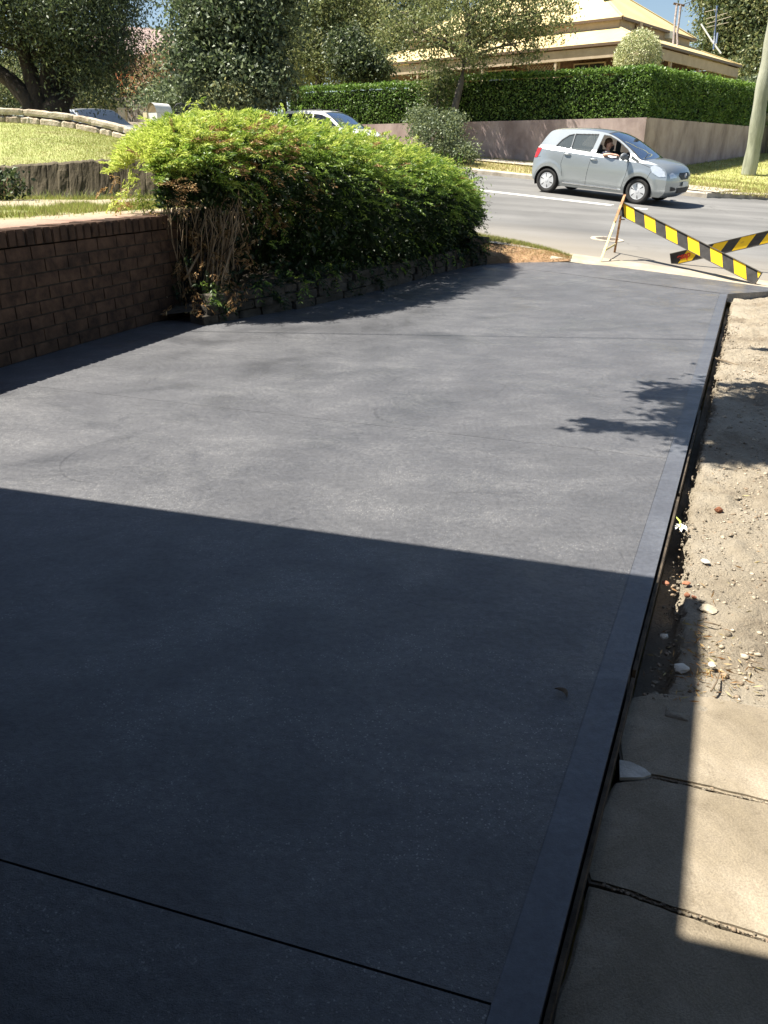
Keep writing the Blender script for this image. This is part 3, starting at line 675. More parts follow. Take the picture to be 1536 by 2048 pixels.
sw = empty('stone_wall', (0, 0, 0), 0, 'dark weathered stone retaining wall between the grass terrace and upper lawn', 'wall'); o.parent = sw
mb = MB(); mb.grid(np.array(P)[:, 15:]); mb.build('top_edge', M['sandstone'], sw)

# upper lawn rising to a sandstone edging
ED = [At(-420, 228, 12.4), At(0, 243, 12.8), At(70, 247, 12.8), At(150, 256, 12.7), At(230, 273, 12.6), At(290, 292, 12.5), At(420, 330, 12.3)]
EDt = np.array([0, 1, 1.45, 2.0, 2.6, 3.1, 4])
def ed(t): return np.stack([np.interp(t, EDt, np.array(ED)[:, k]) for k in range(3)], -1)
a_, b_ = np.meshgrid(np.linspace(0, 4, 120), np.linspace(0, 1, 50), indexing='ij')
A3 = interp_curve([w+np.array([-.03, .14, .0]) for w in WT], a_); B3 = ed(a_); Q = A3+(B3-A3)*b_[..., None]
Q[..., 2] += .03*np.sin(math.pi*b_)+.03*fbm(Q[..., 0]*2, Q[..., 1]*2, 6)
M['lawn'] = surf('lawn', (.33, .31, .15), (.29, .32, .11), 1.3, .95, .6, 70, c3=(.40, .39, .17), bdist=.02)
LQ = Q.copy(); tag(grid_obj('upper_lawn', Q[..., 0], Q[..., 1], Q[..., 2], M['lawn']), kind='structure')
# edging: two rough courses of sandstone
eg = empty('stone_edging', (0, 0, 0), 0, 'low pale sandstone edging running down along the top of the upper lawn', 'stone edging')
rg = random.Random(8); rn = np.random.default_rng(8)
def course(name, h0, h1, dep, t0, seed, length, matm):
    mb = MB(); t = 0.0; r = np.random.default_rng(seed)
    while t < 3.95:
        L_ = length*r.uniform(.6, 1.5); t2 = min(3.97, t+L_); P = []
        for tt in np.linspace(t+.004, t2-.004, 12):
            c = ed(np.array(tt)); d = ed(np.array(min(tt+.05, 4)))-c; d = unit(d); nr = np.array([d[1], -d[0], 0]); nr = unit(nr); e = min(tt-t, t2-tt)/.05; e = min(1, e*.3+.8)
            row = []
            for ang in np.linspace(-.5, math.pi+.3, 9):
                rr = .5*(h1-h0)*(1+.5*float(fbm(tt*22+seed, ang*1.4, seed))); 
                row.append(c+np.array([0, 0, (h0+h1)/2])+nr*math.copysign(abs(math.cos(ang))**.45, math.cos(ang))*dep*(1+.2*float(fbm(tt*9, ang, seed+5)))*e+np.array([0, 0, math.copysign(abs(math.sin(ang))**.5, math.sin(ang))*rr*e]))
            P.append(row)
        mb.grid(np.array(P)); t = t2
    mb.build(name, matm, eg)
course('lower_course', -.08, .09, .12, 0, 3, .28, M['sandstone'])
course('upper_course', .085, .20, .10, 0, 9, .6, M['sandstone'])
# bank behind the edging down to the kerb
a_, b_ = np.meshgrid(np.linspace(0, 4, 60), np.linspace(0, 1, 12), indexing='ij')
A3 = ed(a_)+np.array([-.03, .1, .1]); C3 = A3.copy(); nn = .469*A3[..., 0]+.883*A3[..., 1]; dn = (NK-.6)-nn
C3[..., 0] += .469*dn; C3[..., 1] += .883*dn; C3[..., 2] = zroad(C3[..., 0], C3[..., 1])+.05
Q = A3+(C3-A3)*b_[..., None]; tag(grid_obj('bank', Q[..., 0], Q[..., 1], Q[..., 2], M['turf_dry']), kind='structure')
# small verge of grass and dug soil left of the crossover
vp = [(905, 500), (975, 505), (1000, 528), (1060, 522), (1136, 519), (1138, 514), (1125, 505), (1090, 495), (1040, 484), (975, 474), (905, 462)]
U, Vv = np.meshgrid(np.linspace(0, 1, 60), np.linspace(0, 1, 24), indexing='ij')
lowc = np.array([[.95, 12.35, .0], [1.2, 12.3, .01], [*JL, .012], [*(JL+(K1[:2]-JL)*.33), .012+K1[2]*.33], [*(JL+(K1[:2]-JL)*.68), .012+K1[2]*.68], [*K1[:2], K1[2]+.01]]); upc = np.array([Rd(a, b, .0) for a, b in ((860, 452), (930, 463), (985, 474), (1040, 484), (1095, 498), (1143, 515))])
A3 = interp_curve(lowc, U*5); B3 = interp_curve(upc, U*5); Q = A3+(B3-A3)*Vv[..., None]; m_ = np.sin(math.pi*Vv)
Q[..., 2] = A3[..., 2]+(B3[..., 2]-A3[..., 2])*Vv**.45; Q[..., 2] += m_*(.015+.035*np.clip(fbm(Q[..., 0]*7, Q[..., 1]*7, 3)+.15, 0, 1))-.01
VQ = Q.copy(); Q[:, 0, 2] -= .02; o = grid_obj('near_verge', Q[..., 0], Q[..., 1], Q[..., 2], M['soil_red']); tag(o, kind='structure')

# ------------------------------------------------------------------ low stone edge under the bush
M['edge_stone'] = surf('edge_stone', (.03, .026, .02), (.065, .055, .042), 6, .95, .9, 30, c3=(.12, .10, .08), bdist=.02)
BE = [np.array(p) for p in ((-1.95, 7.15), (-1.62, 7.55), (-.87, 8.46), (-.04, 9.8), (.55, 11.0), (1.05, 11.95), (1.45, 12.35))]
def be(t): 
    t = np.clip(np.asarray(t, float), 0, 6); C = np.array(BE); i = np.clip(np.floor(t).astype(int), 0, 5); f = (t-i)[..., None] if np.ndim(t) else t-i; return C[i]*(1-f)+C[i+1]*f
se_ = empty('stone_bed_edge', (0, 0, 0), 0, 'low dry-stacked stone edge under the long green bush', 'stone edging')
r = np.random.default_rng(5)
for crs in range(3):
    mb = MB(); t = .7+crs*.12
    while t < 5.95:
        Ls = r.uniform(.16, .36); t2 = min(6, t+Ls); p = be(t+.01); q = be(t2-.01); c = (p+q)/2; d = unit(q-p); ln = np.linalg.norm(q-p); nr = np.array([d[1], -d[0]])
        h = .082; sc_ = r.uniform(.85, 1.1); ofs = r.uniform(-.02, .02)-crs*.015
        zz = .035+crs*.085
        b = bmesh.new(); bmesh.ops.create_cube(b, size=1); bmesh.ops.subdivide_edges(b, edges=b.edges[:], cuts=3, use_grid_fill=True)
        Mx = Matrix(((d[0], -nr[0], 0), (d[1], -nr[1], 0), (0, 0, 1)))
        vs = []
        for v in b.verts:
            u = v.co.copy(); l = max(abs(u.x), abs(u.y), abs(u.z)); rr = u.length; k = .5/max(rr, 1e-6)*1.25; k = min(1, (k*.35+.72)); u = u*k
            w = Vector((u.x*ln*1.0, u.y*.2, u.z*h*sc_*1.02)); w += Vector([.02*float(fbm(c[0]*7+u.x*3, u.z*3+u.y*3+crs, 40+a)) for a in range(3)])
            w.y += -ofs
            g = Mx @ w; vs.append((g.x+c[0], g.y+c[1], g.z+zz))
        mb.add(vs, [tuple(v.index for v in f.verts) for f in b.faces]); b.free(); t = t2
    mb.build('stone_course', M['edge_stone'], se_)
# flat end stone
e = be(5.85); mb = MB(); b = bmesh.new(); bmesh.ops.create_cube(b, size=1); bmesh.ops.subdivide_edges(b, edges=b.edges[:], cuts=3, use_grid_fill=True)
mb.add([(v.co.x*.42*(1-.1*abs(v.co.y)), v.co.y*.3, v.co.z*.09+.01*float(fbm(v.co.x*4, v.co.y*4+v.co.z, 2))) for v in b.verts], [tuple(v.index for v in f.verts) for f in b.faces]); b.free()
o = mb.build('cap_stone', M['edge_stone'], se_, bevel=0); o.location = (e[0]-.1, e[1]+.02, .325); o.rotation_euler.z = .7
# garden bed soil
bd = [(*be(.75), .12), (*be(1.2), .2), (*be(2), .2), (*be(3), .22), (*be(4), .22), (*be(5), .22), (*be(6), .2), (1.2, 13.2, .3), (.2, 13.4, .6), (-1.6, 12.6, .9), (-3.4, 10.6, .9), (-2.6, 8.3, .9), (-2.35, 7.8, .5), (-2.12, 7.6, .05)]
mb = MB(); mb.v = []; mb.add([(-.9, 10.5, .5)]+bd, [(0, i+1, (i+1) % len(bd)+1) for i in range(len(bd))]); tag(mb.build('garden_bed', M['edge_dirt']), kind='structure')
# ================================================================== vehicles
def glassmat(name, tint=(.05, .06, .065), tr=.45, kf=.75):
    m, t, o = newmat(name); g = N(t, 'ShaderNodeBsdfGlossy', i_Roughness=.03); g.inputs[0].default_value = (.9, .95, 1, 1)
    T = N(t, 'ShaderNodeBsdfTransparent'); T.inputs[0].default_value = (.62, .68, .68, 1); d = N(t, 'ShaderNodeBsdfDiffuse'); d.inputs[0].default_value = (*tint, 1)
    a = N(t, 'ShaderNodeMixShader'); a.inputs[0].default_value = tr; t.links.new(d.outputs[0], a.inputs[1]); t.links.new(T.outputs[0], a.inputs[2])
    fr = N(t, 'ShaderNodeFresnel', i_IOR=1.6); b = N(t, 'ShaderNodeMixShader'); k = mth(t, 'ADD', mth(t, 'MULTIPLY', fr.outputs[0], kf), .03); t.links.new(k, b.inputs[0])
    t.links.new(a.outputs[0], b.inputs[1]); t.links.new(g.outputs[0], b.inputs[2]); t.links.new(b.outputs[0], o.inputs[0]); return m
def carpaint(name, c, metal=.5, rough=.32):
    m, t, o = newmat(name); v = coords(t); f = noise(t, v, 400, 2, .5)
    p = N(t, 'ShaderNodeBsdfPrincipled', i_Roughness=rough, i_Metallic=metal); r = ramp(t, f, [(.3, tuple(x*.93 for x in c)), (.7, tuple(min(1, x*1.06) for x in c))]); t.links.new(r.outputs[0], p.inputs['Base Color'])
    p.inputs['Coat Weight'].default_value = .8; p.inputs['Coat Roughness'].default_value = .05; t.links.new(p.outputs[0], o.inputs[0]); return m
M['car_glass'] = glassmat('car_glass', (.13, .15, .15), .5); M['car_glass_dark'] = glassmat('car_glass_dark', (.02, .022, .025), .25); M['screen_glass'] = glassmat('screen_glass', (.05, .07, .09), .5)  # car_glass: pale diffuse tint stands in for reflections on the hatchback windows
M['paint_silver'] = carpaint('paint_silver', (.35, .38, .39), .6, .30); M['paint_wagon'] = carpaint('paint_wagon', (.80, .80, .79), .0, .3); M['paint_pearl'] = carpaint('paint_pearl', (.55, .56, .57), .4, .3)
M['black_trim'] = plain('black_trim', (.018, .018, .02), .55); M['shut'] = plain('shut', (.03, .032, .034), .7); M['rubber'] = surf('rubber', (.022, .022, .022), (.04, .039, .037), 20, .8, .3, 60)
M['alloy'] = plain('alloy', (.62, .63, .64), .35, .3); M['lamp_red'] = plain('lamp_red', (.5, .02, .02), .2, coat=1); M['lamp_clear'] = plain('lamp_clear', (.62, .66, .70), .12, .4, coat=1)
M['plate'] = plain('plate', (.72, .72, .66), .5); M['chrome'] = plain('chrome', (.75, .76, .78), .15, 1); M['seat_cloth'] = surf('seat_cloth', (.05, .05, .055), (.09, .09, .095), 30, .9, .2)
M['dash'] = plain('dash', (.06, .06, .062), .7)

def inpoly(x, z, poly):
    ins = np.zeros(x.shape, bool); n = len(poly)
    for i in range(n):
        x1, z1 = poly[i]; x2, z2 = poly[(i+1) % n]
        c = ((z1 > z) != (z2 > z)) & (x < (x2-x1)*(z-z1)/((z2-z1)+1e-12)+x1); ins ^= c
    return ins
def distpoly(x, z, poly):
    d = np.full(x.shape, 1e9)
    for i in range(len(poly)):
        a = np.array(poly[i]); b = np.array(poly[(i+1) % len(poly)]); e = b-a; t = np.clip(((x-a[0])*e[0]+(z-a[1])*e[1])/(e@e), 0, 1)
        d = np.minimum(d, np.hypot(x-a[0]-e[0]*t, z-a[1]-e[1]*t))
    return d
def smooth_curve(P, n=10):
    P = np.array(P, float); out = []
    for i in range(len(P)-1):
        p0 = P[max(i-1, 0)]; p1 = P[i]; p2 = P[i+1]; p3 = P[min(i+2, len(P)-1)]
        for k in range(n):
            t = k/n; out.append(.5*((2*p1)+(-p0+p2)*t+(2*p0-5*p1+4*p2-p3)*t*t+(-p0+3*p1-3*p2+p3)*t**3))
    out.append(P[-1]); return np.array(out)

def car_body(root, sp, paint, glass):
    """sp: top profile (x,z) from rear bottom over the roof to front bottom, wheels, windows, lines, half width function"""
    top = smooth_curve(sp['top'], 10); wf = sp['w']; xf, xr, rw = sp['xf'], sp['xr'], sp['arch']
    xs = np.linspace(top[:, 0].min()+.004, top[:, 0].max()-.004, 560)
    im = int(np.argmax(top[:, 1])); 
    # upper / lower limits of the side at each x
    iF = int(np.argmax(top[:, 0])); iR = int(np.argmin(top[:, 0]))
    up = top[iR:iF+1]; o = np.argsort(up[:, 0]); zhi = np.interp(xs, up[o, 0], up[o, 1])
    lr = top[:iR+1]; lf = top[iF:]; zlo = np.full(xs.shape, sp['sill'])
    zlo = np.where(xs < lr[:, 0].max(), np.interp(xs, np.sort(lr[:, 0]), lr[np.argsort(lr[:, 0]), 1]), zlo)
    zlo = np.where(xs > lf[:, 0].min(), np.interp(xs, np.sort(lf[:, 0]), lf[np.argsort(lf[:, 0]), 1]), zlo)
    nz_ = 190; g = np.linspace(0, 1, nz_); Xg = np.repeat(xs[:, None], nz_, 1); Zg = zlo[:, None]+(zhi-zlo)[:, None]*g[None]
    Wg = wf(Xg, Zg)
    mid = lambda A: (A[:-1, :-1]+A[1:, 1:])/2
    xm, zm = mid(Xg), mid(Zg); mat = np.zeros(xm.shape, int); keep = np.ones(xm.shape, bool)
    for wx in (xf, xr):
        d = np.hypot(xm-wx, zm-sp['wz']); keep &= d > rw; mat[(d > rw) & (d < rw+.012)] = 1
    for nm, poly, openw in sp['windows']:
        i = inpoly(xm, zm, poly); keep &= ~i; d = distpoly(xm, zm, poly); mat[(~i) & (d < .016)] = 1
    for (pa, pb) in sp['lines']:
        d = distpoly(xm, zm, [pa, pb]); mat[d < .0055] = 1
    I, J = np.meshgrid(np.arange(559), np.arange(nz_-1), indexing='ij'); q = (I*nz_+J)
    Vs = []; Fs = []; Ms = []; nb = 0
    for sgn in (-1, 1):
        V = np.stack([Xg, sgn*Wg, Zg], -1).reshape(-1, 3); f = np.stack([q, q+nz_, q+nz_+1, q+1], -1)[keep]
        if sgn > 0: f = f[:, ::-1]
        Vs.append(V); Fs.append(f+nb); Ms.append(mat[keep]); nb += len(V)
    # strip over the top: rear, roof, bonnet, front
    ny = 33; v = np.linspace(-1, 1, ny); T = smooth_curve(sp['top'], 24); W = wf(T[:, 0], T[:, 1])
    cx = np.interp(np.arange(len(T)), np.linspace(0, len(T)-1, len(sp['crown'])), [c[0] for c in sp['crown']]); cz = np.interp(np.arange(len(T)), np.linspace(0, len(T)-1, len(sp['crown'])), [c[1] for c in sp['crown']])
    sh = 1-np.abs(v)**2.6
    Xs = T[:, 0][:, None]+cx[:, None]*sh; Zs = T[:, 1][:, None]+cz[:, None]*sh; Ys = W[:, None]*v[None]
    V = np.stack([Xs, Ys, Zs], -1).reshape(-1, 3); a, b = np.meshgrid(np.arange(len(T)-1), np.arange(ny-1), indexing='ij'); qq = a*ny+b
    um = (a+.5)/24; vm = np.abs((v[:-1]+v[1:])/2)[None]+0*um
    ws = (um > sp['ws'][0]) & (um < sp['ws'][1]) & (vm < .93); rs = (um > sp['rs'][0]) & (um < sp['rs'][1]) & (vm < .86)
    k2 = ~(ws | rs); f = np.stack([qq, qq+1, qq+ny+1, qq+ny], -1)
    edge = ((um > sp['ws'][0]-.15) & (um < sp['ws'][1]+.12) & (vm < .97)) & ~ws
    Vs.append(V); Fs.append(f[k2]+nb); Ms.append(np.where(edge, 1, 0)[k2])
    o = np_mesh('body', np.concatenate(Vs), np.concatenate(Fs), [paint, M['shut']], np.concatenate(Ms), root, True)
    np_mesh('windscreen', V, f[ws], [sp.get('wsg', M['screen_glass'])], None, root, True); np_mesh('rear_window', V, f[rs], [glass], None, root, True)
    for sgn in (-1, 1):
        for nm, poly, openw in sp['windows']:
            if openw and sgn < 0: continue
            i = inpoly(xm, zm, poly); Vv = np.stack([Xg, sgn*(Wg-.012), Zg], -1).reshape(-1, 3); ff = np.stack([q, q+nz_, q+nz_+1, q+1], -1)[i]
            np_mesh('side_window', Vv, ff, [glass], None, root, True)
    # wheels and arch liners
    for wx in (xf, xr):
        for sgn in (-1, 1):
            mb = MB(); pts = [];
            for side, r_ in ((0, rw+.006), (1, rw+.006)):
                pass
            P = [[(wx+(rw+.004)*math.cos(t), sgn*(y), sp['wz']+(rw+.004)*math.sin(t)) for y in (float(wf(np.array(wx), np.array(.6)))-.002, .45)] for t in np.linspace(-.35, math.pi+.35, 30)]
            mb.grid(np.array(P)); mb.build('wheel_arch', M['black_trim'], root)
            wheel(root, wx, sgn, sp)
    # floor pan and cabin floor, seats
    mb = MB(); mb.box(((xf+xr)/2, 0, sp['sill']+.04), (xf-xr-.2, 1.3, .06)); mb.box((xf+.1, 0, .62), (.7, 1.1, .35)); mb.box((xr-.1, 0, .55), (.6, 1.1, .4)); mb.build('floor_pan', M['black_trim'], root)
def wheel(root, wx, sgn, sp):
    w = empty('wheel', (wx, sgn*sp['track'], sp['r']), 0); w.parent = root; R = Matrix.Rotation(-sgn*math.pi/2, 4, 'X') if sgn > 0 else Matrix.Rotation(math.pi/2, 4, 'X'); r = sp['r']; rr = r*.66
    tm = link('tyre', (lambda mb: mb.build('tyre', M['rubber']))(MB().lathe([(rr, -.09), (r*.9, -.095), (r*.985, -.075), (r, 0), (r*.985, .075), (r*.92, .092), (rr*1.08, .088), (rr, .07)], 40, R)).data, w, True) if False else MB().lathe([(rr, -.09), (r*.9, -.095), (r*.985, -.075), (r, 0), (r*.985, .075), (r*.92, .092), (rr*1.08, .088), (rr, .07)], 40, R).build('tyre', M['rubber'], w, True)
    mb = MB(); mb.lathe([(rr, .068), (rr*.97, .082), (rr*.90, .080), (rr*.885, .058)], 40, R, 0); mb.lathe([(rr*.9, .045), (.001, .045)], 30, R, 1)
    mb.lathe([(rr*.30, .05), (rr*.28, .088), (rr*.2, .094), (.001, .095)], 24, R, 0)
    for k in range(6):
        a = math.pi/3*k+.2; c, s = math.cos(a), math.sin(a); pts = []
        for rad, wd_, h in ((rr*.2, .06, .088), (rr*.45, .085, .086), (rr*.7, .128, .080), (rr*.93, .15, .074)):
            for y in (-wd_*.5*rr/.19, wd_*.5*rr/.19): pts.append(R @ Vector((c*rad-s*y, s*rad+c*y, h)))
        mb.add(pts, [(0, 2, 3, 1), (2, 4, 5, 3), (4, 6, 7, 5)], 0)
    mb.build('rim', [M['alloy'], M['black_trim']], w)
def side_patch(root, name, poly, wf, mat, sgn=-1, off_=.006, n=26):
    P = np.array(poly); x0, z0 = P.min(0); x1, z1 = P.max(0); xs = np.linspace(x0, x1, n); zs = np.linspace(z0, z1, n)
    X, Z = np.meshgrid(xs, zs, indexing='ij'); xm = (X[:-1, :-1]+X[1:, 1:])/2; zm = (Z[:-1, :-1]+Z[1:, 1:])/2; k = inpoly(xm, zm, poly)
    V = np.stack([X, sgn*(wf(X, Z)+off_), Z], -1).reshape(-1, 3); I, J = np.meshgrid(np.arange(n-1), np.arange(n-1), indexing='ij'); q = I*n+J
    f = np.stack([q, q+n, q+n+1, q+1], -1)[k]
    if len(f): np_mesh(name, V, f, [mat], None, root, True)
def front_patch(root, name, poly, fx, mat, off_=.006, n=30, sgn=1):
    """poly in (y, z); fx(y, z) gives x of the surface"""
    P = np.array(poly); y0, z0 = P.min(0); y1, z1 = P.max(0); Yv, Z = np.meshgrid(np.linspace(y0, y1, n), np.linspace(z0, z1, n), indexing='ij')
    ym = (Yv[:-1, :-1]+Yv[1:, 1:])/2; zm = (Z[:-1, :-1]+Z[1:, 1:])/2; k = inpoly(ym, zm, poly)
    V = np.stack([fx(Yv, Z)+off_*sgn, Yv, Z], -1).reshape(-1, 3); I, J = np.meshgrid(np.arange(n-1), np.arange(n-1), indexing='ij'); q = I*n+J
    f = np.stack([q, q+n, q+n+1, q+1], -1)[k]; np_mesh(name, V, f, [mat], None, root, True)

# ---- the silver hatchback
def w_hatch(x, z):
    base = .85-.055*np.clip((z-.60)/.42, -1.2, 1.2)**2-.05*np.clip((.36-z)/.2, 0, 1)**2
    belt = 1.0+.06*np.clip(-x/1.5, -1, 1)
    base = base-np.clip(z-belt, 0, 1)*.40-.02*np.clip((z-belt+.03)/.03, 0, 1)
    k = np.clip((x-.95)/1.05, 0, 1)**2.6*(.05+.12*np.clip((z-.6)/.35, 0, 1)); k2 = np.clip((-x-1.1)/.75, 0, 1)**2*.14
    arch = .012*np.exp(-((np.hypot(x-1.23, z-.3)-.42)/.06)**2)+.012*np.exp(-((np.hypot(x+1.23, z-.3)-.42)/.06)**2)
    return base*(1-k)*(1-k2)+arch
HS = dict(top=[(-1.54, .24), (-1.66, .30), (-1.71, .48), (-1.70, .72), (-1.66, .95), (-1.57, 1.15), (-1.46, 1.34), (-1.33, 1.455), (-1.0, 1.50), (-.45, 1.525), (.05, 1.50), (.42, 1.40), (.80, 1.20), (1.12, 1.00), (1.36, .965), (1.58, .92), (1.76, .85), (1.86, .74), (1.895, .60), (1.905, .45), (1.88, .30), (1.76, .20)],
    crown=[(-.05, 0), (-.07, 0), (-.08, 0), (-.08, .02), (-.07, .03), (-.03, .04), (0, .04), (.01, .04), (.06, .04), (.14, .045), (.15, .045), (.15, .045), (.15, .02), (.15, 0), (.15, 0), (.12, 0)],
    sill=.20, xf=1.23, xr=-1.23, wz=.295, arch=.335, r=.295, track=.735, w=w_hatch, ws=(10.35, 13.25), rs=(4.6, 6.6),
    windows=[('rear', [(-1.13, 1.115), (-1.02, 1.26), (-.86, 1.375), (-.74, 1.405), (-.74, 1.085)], 0), ('rear door', [(-.70, 1.08), (-.70, 1.41), (-.10, 1.445), (-.17, 1.05)], 0),
             ('driver', [(-.02, 1.04), (.05, 1.44), (.20, 1.43), (.47, 1.33), (.74, 1.18), (.86, 1.07), (.87, 1.0)], 1), ('quarter', [(.92, .995), (.92, 1.045), (1.12, .95), (1.13, .93)], 0)],
    lines=[((-.08, 1.05), (-.13, .62)), ((-.13, .62), (-.15, .26)), ((.90, .93), (.88, .62)), ((.88, .62), (.80, .26)), ((-.82, 1.10), (-.88, .72)), ((-.15, .26), (.80, .26)), ((-.75, .26), (-.15, .26)), ((-.88, .72), (-.80, .45)), ((-1.50, .84), (-1.78, .80)), ((1.15, .92), (1.5, .83)), ((1.40, .52), (1.5, .80))])
fw = Rd(1280, 406); bwp = Rd(1093, 388.5)
# contact points of the near-side wheels give place and heading
hd = (fw-bwp); sc_h = float(np.linalg.norm(hd))/2.46; ang = math.atan2(hd[1], hd[0])-math.radians(20)
side = np.array([-math.sin(ang), math.cos(ang), 0]); midp = (fw+bwp)/2+side*.78-hd/np.linalg.norm(hd)*.10
print('hatch scale from wheels', sc_h, 'pos', midp, 'heading', math.degrees(ang))
def place_vehicle(root, p, ang, sc=1.0):
    # stand on the sloping road
    h = Vector((math.cos(ang), math.sin(ang), 0)); q = p+np.array(h)*1.2; r = p-np.array(h)*1.2
    h.z = float(zroad(q[0], q[1])-zroad(r[0], r[1]))/2.4; h.normalize()
    l = Vector((-math.sin(ang), math.cos(ang), 0)); a = p+np.array(l)*.7; b = p-np.array(l)*.7; l.z = float(zroad(a[0], a[1])-zroad(b[0], b[1]))/1.4
    up = h.cross(l).normalized(); l = up.cross(h); Mx = Matrix((h, l, up)).transposed().to_4x4()
    root.matrix_world = Matrix.Translation(Vector((p[0], p[1], float(zroad(p[0], p[1]))+.005))) @ Mx @ Matrix.Scale(sc, 4)
SC = .97
hatch = empty('hatchback_car', (0, 0, 0), 0, 'silver blue small hatchback driving past on the street with its driver window down', 'car')
car_body(hatch, HS, M['paint_silver'], M['car_glass'])
wf = w_hatch; M['mirror_grey'] = plain('mirror_grey', (.12, .13, .14), .4)
def fxh(y, z):   # front surface of the hatch
    T = smooth_curve(HS['top'], 24); i = int(np.argmax(T[:, 0])); T = T[i-110:]; zz = T[::-1, 1]; xx = T[::-1, 0]; W = wf(np.interp(z, zz, xx), z)
    return np.interp(z, zz, xx)+.155*(1-np.clip(np.abs(y)/W, 0, 1)**2.6)
for sgn in (-1, 1):
    s = sgn
    side_patch(hatch, 'headlight', [(1.52, .74), (1.44, .86), (1.53, .91), (1.68, .865), (1.80, .78), (1.86, .68), (1.70, .66)], wf, M['lamp_clear'], s, .008)
    front_patch(hatch, 'headlight', [(s*.46, .66), (s*.72, .64), (s*.74, .72), (s*.62, .77), (s*.50, .73)], fxh, M['lamp_clear'], .01)
    side_patch(hatch, 'tail_light', [(-1.685, .80), (-1.645, 1.0), (-1.60, 1.06), (-1.51, 1.05), (-1.54, .95), (-1.60, .81)], wf, M['lamp_red'], s, .008)
    front_patch(hatch, 'fog_lamp_recess', [(s*.44, .38), (s*.64, .36), (s*.66, .46), (s*.5, .44)], fxh, M['black_trim'], .008)
    for hx, hz in ((-.02, .90), (-.75, .955)):
        mb = MB(); a = Vector((hx-.0, s*float(wf(np.array(hx), np.array(hz))+.018), hz)); mb.tube([a+Vector((-.09, 0, -.0)), a+Vector((-.05, s*.012, 0)), a+Vector((.05, s*.012, 0)), a+Vector((.09, 0, 0))], [.012, .017, .017, .012], 8); mb.build('door_handle', M['paint_silver'], hatch, True)
    mb = MB(); c = Vector((.80, s*.955, 1.03)); 
    b = bmesh.new(); bmesh.ops.create_uvsphere(b, u_segments=16, v_segments=10, radius=1); mb.add([(v.co.x*.07+c.x-.02*v.co.y*s, v.co.y*.115+c.y, v.co.z*.085+c.z) for v in b.verts], [tuple(v.index for v in f.verts) for f in b.faces], 0); b.free()
    mb.tube([(.86, s*.80, .97), (.82, s*.90, .99)], .03, 8, 0); mb.build('wing_mirror', M['mirror_grey'], hatch, True)
    mb = MB(); mb.bar((-.78, s*(float(wf(np.array(0.), np.array(.3)))+.008), .285), (.82, s*(float(wf(np.array(0.), np.array(.3)))+.008), .275), .014, .022); mb.build('sill_strip', M['chrome'], hatch)
front_patch(hatch, 'grille', [(-.30, .765), (.30, .765), (.36, .70), (.20, .61), (-.20, .61), (-.36, .70)], fxh, M['black_trim'], .008)
front_patch(hatch, 'lower_grille', [(-.40, .43), (.40, .43), (.36, .31), (-.36, .31)], fxh, M['black_trim'], .008)
mb = MB()
for k in range(3): mb.tube([(float(fxh(np.array(y), np.array(.34+.035*k)))+.012, y, .34+.035*k) for y in np.linspace(-.36, .36, 9)], .004, 5)
mb.build('grille_bar', M['shut'], hatch)
front_patch(hatch, 'number_plate', [(-.19, .46), (.19, .46), (.19, .565), (-.19, .565)], fxh, M['plate'], .035)
mb = MB(); c = float(fxh(np.array(0.), np.array(.70)))+.018
def ring(rx, rz, dz, r=.006, n=24): mb.tube([(c, rx*math.cos(t), .705+dz+rz*math.sin(t)) for t in np.linspace(0, 2*math.pi, n)], r, 5)
ring(.065, .045, 0); ring(.022, .043, 0, .005); ring(.042, .02, .018, .005); mb.build('badge', M['chrome'], hatch)
mb = MB()
for y0, y1 in ((.05, .60), (-.45, .08)): mb.tube([(1.22, y0-.2, 1.04), (1.08, y1-.2, 1.135)], .009, 5)
mb.build('wiper', M['black_trim'], hatch)
mb = MB(); mb.box((.90, 0, .90), (.42, 1.36, .16)); mb.box((.72, -.36, .94), (.16, .36, .10)); mb.build('dashboard', M['dash'], hatch, bevel=.03)
mb = MB(); mb.tube([(.60+.05*math.sin(t), -.36+.175*math.cos(t), .93+.165*math.sin(t)) for t in np.linspace(0, 2*math.pi, 25)], .014, 6); mb.tube([(.60, -.36, .93), (.8, -.36, .88)], .03, 8); mb.build('steering_wheel', M['black_trim'], hatch)
def car_seat(y, x):
    mb = MB(); mb.box((x+.22, y, .50), (.48, .46, .16)); mb.box((x-.06, y, .78), (.14, .46, .56), Matrix.Rotation(-.22, 3, 'Y')); mb.build('seat', M['seat_cloth'], hatch, bevel=.04)
    mb = MB(); mb.box((x-.15, y, 1.14), (.09, .27, .17), Matrix.Rotation(-.15, 3, 'Y')); mb.build('headrest', M['seat_cloth'], hatch, bevel=.03)
car_seat(-.36, .02); car_seat(.36, .02)
mb = MB(); mb.box((-.62, 0, .50), (.5, 1.2, .16)); mb.box((-.92, 0, .80), (.14, 1.2, .56), Matrix.Rotation(-.25, 3, 'Y')); mb.build('rear_seat', M['seat_cloth'], hatch, bevel=.04)
mb = MB(); mb.box((.66, .0, 1.37), (.03, .22, .06)); mb.build('rear_view_mirror', M['black_trim'], hatch)
place_vehicle(hatch, midp, ang, SC)

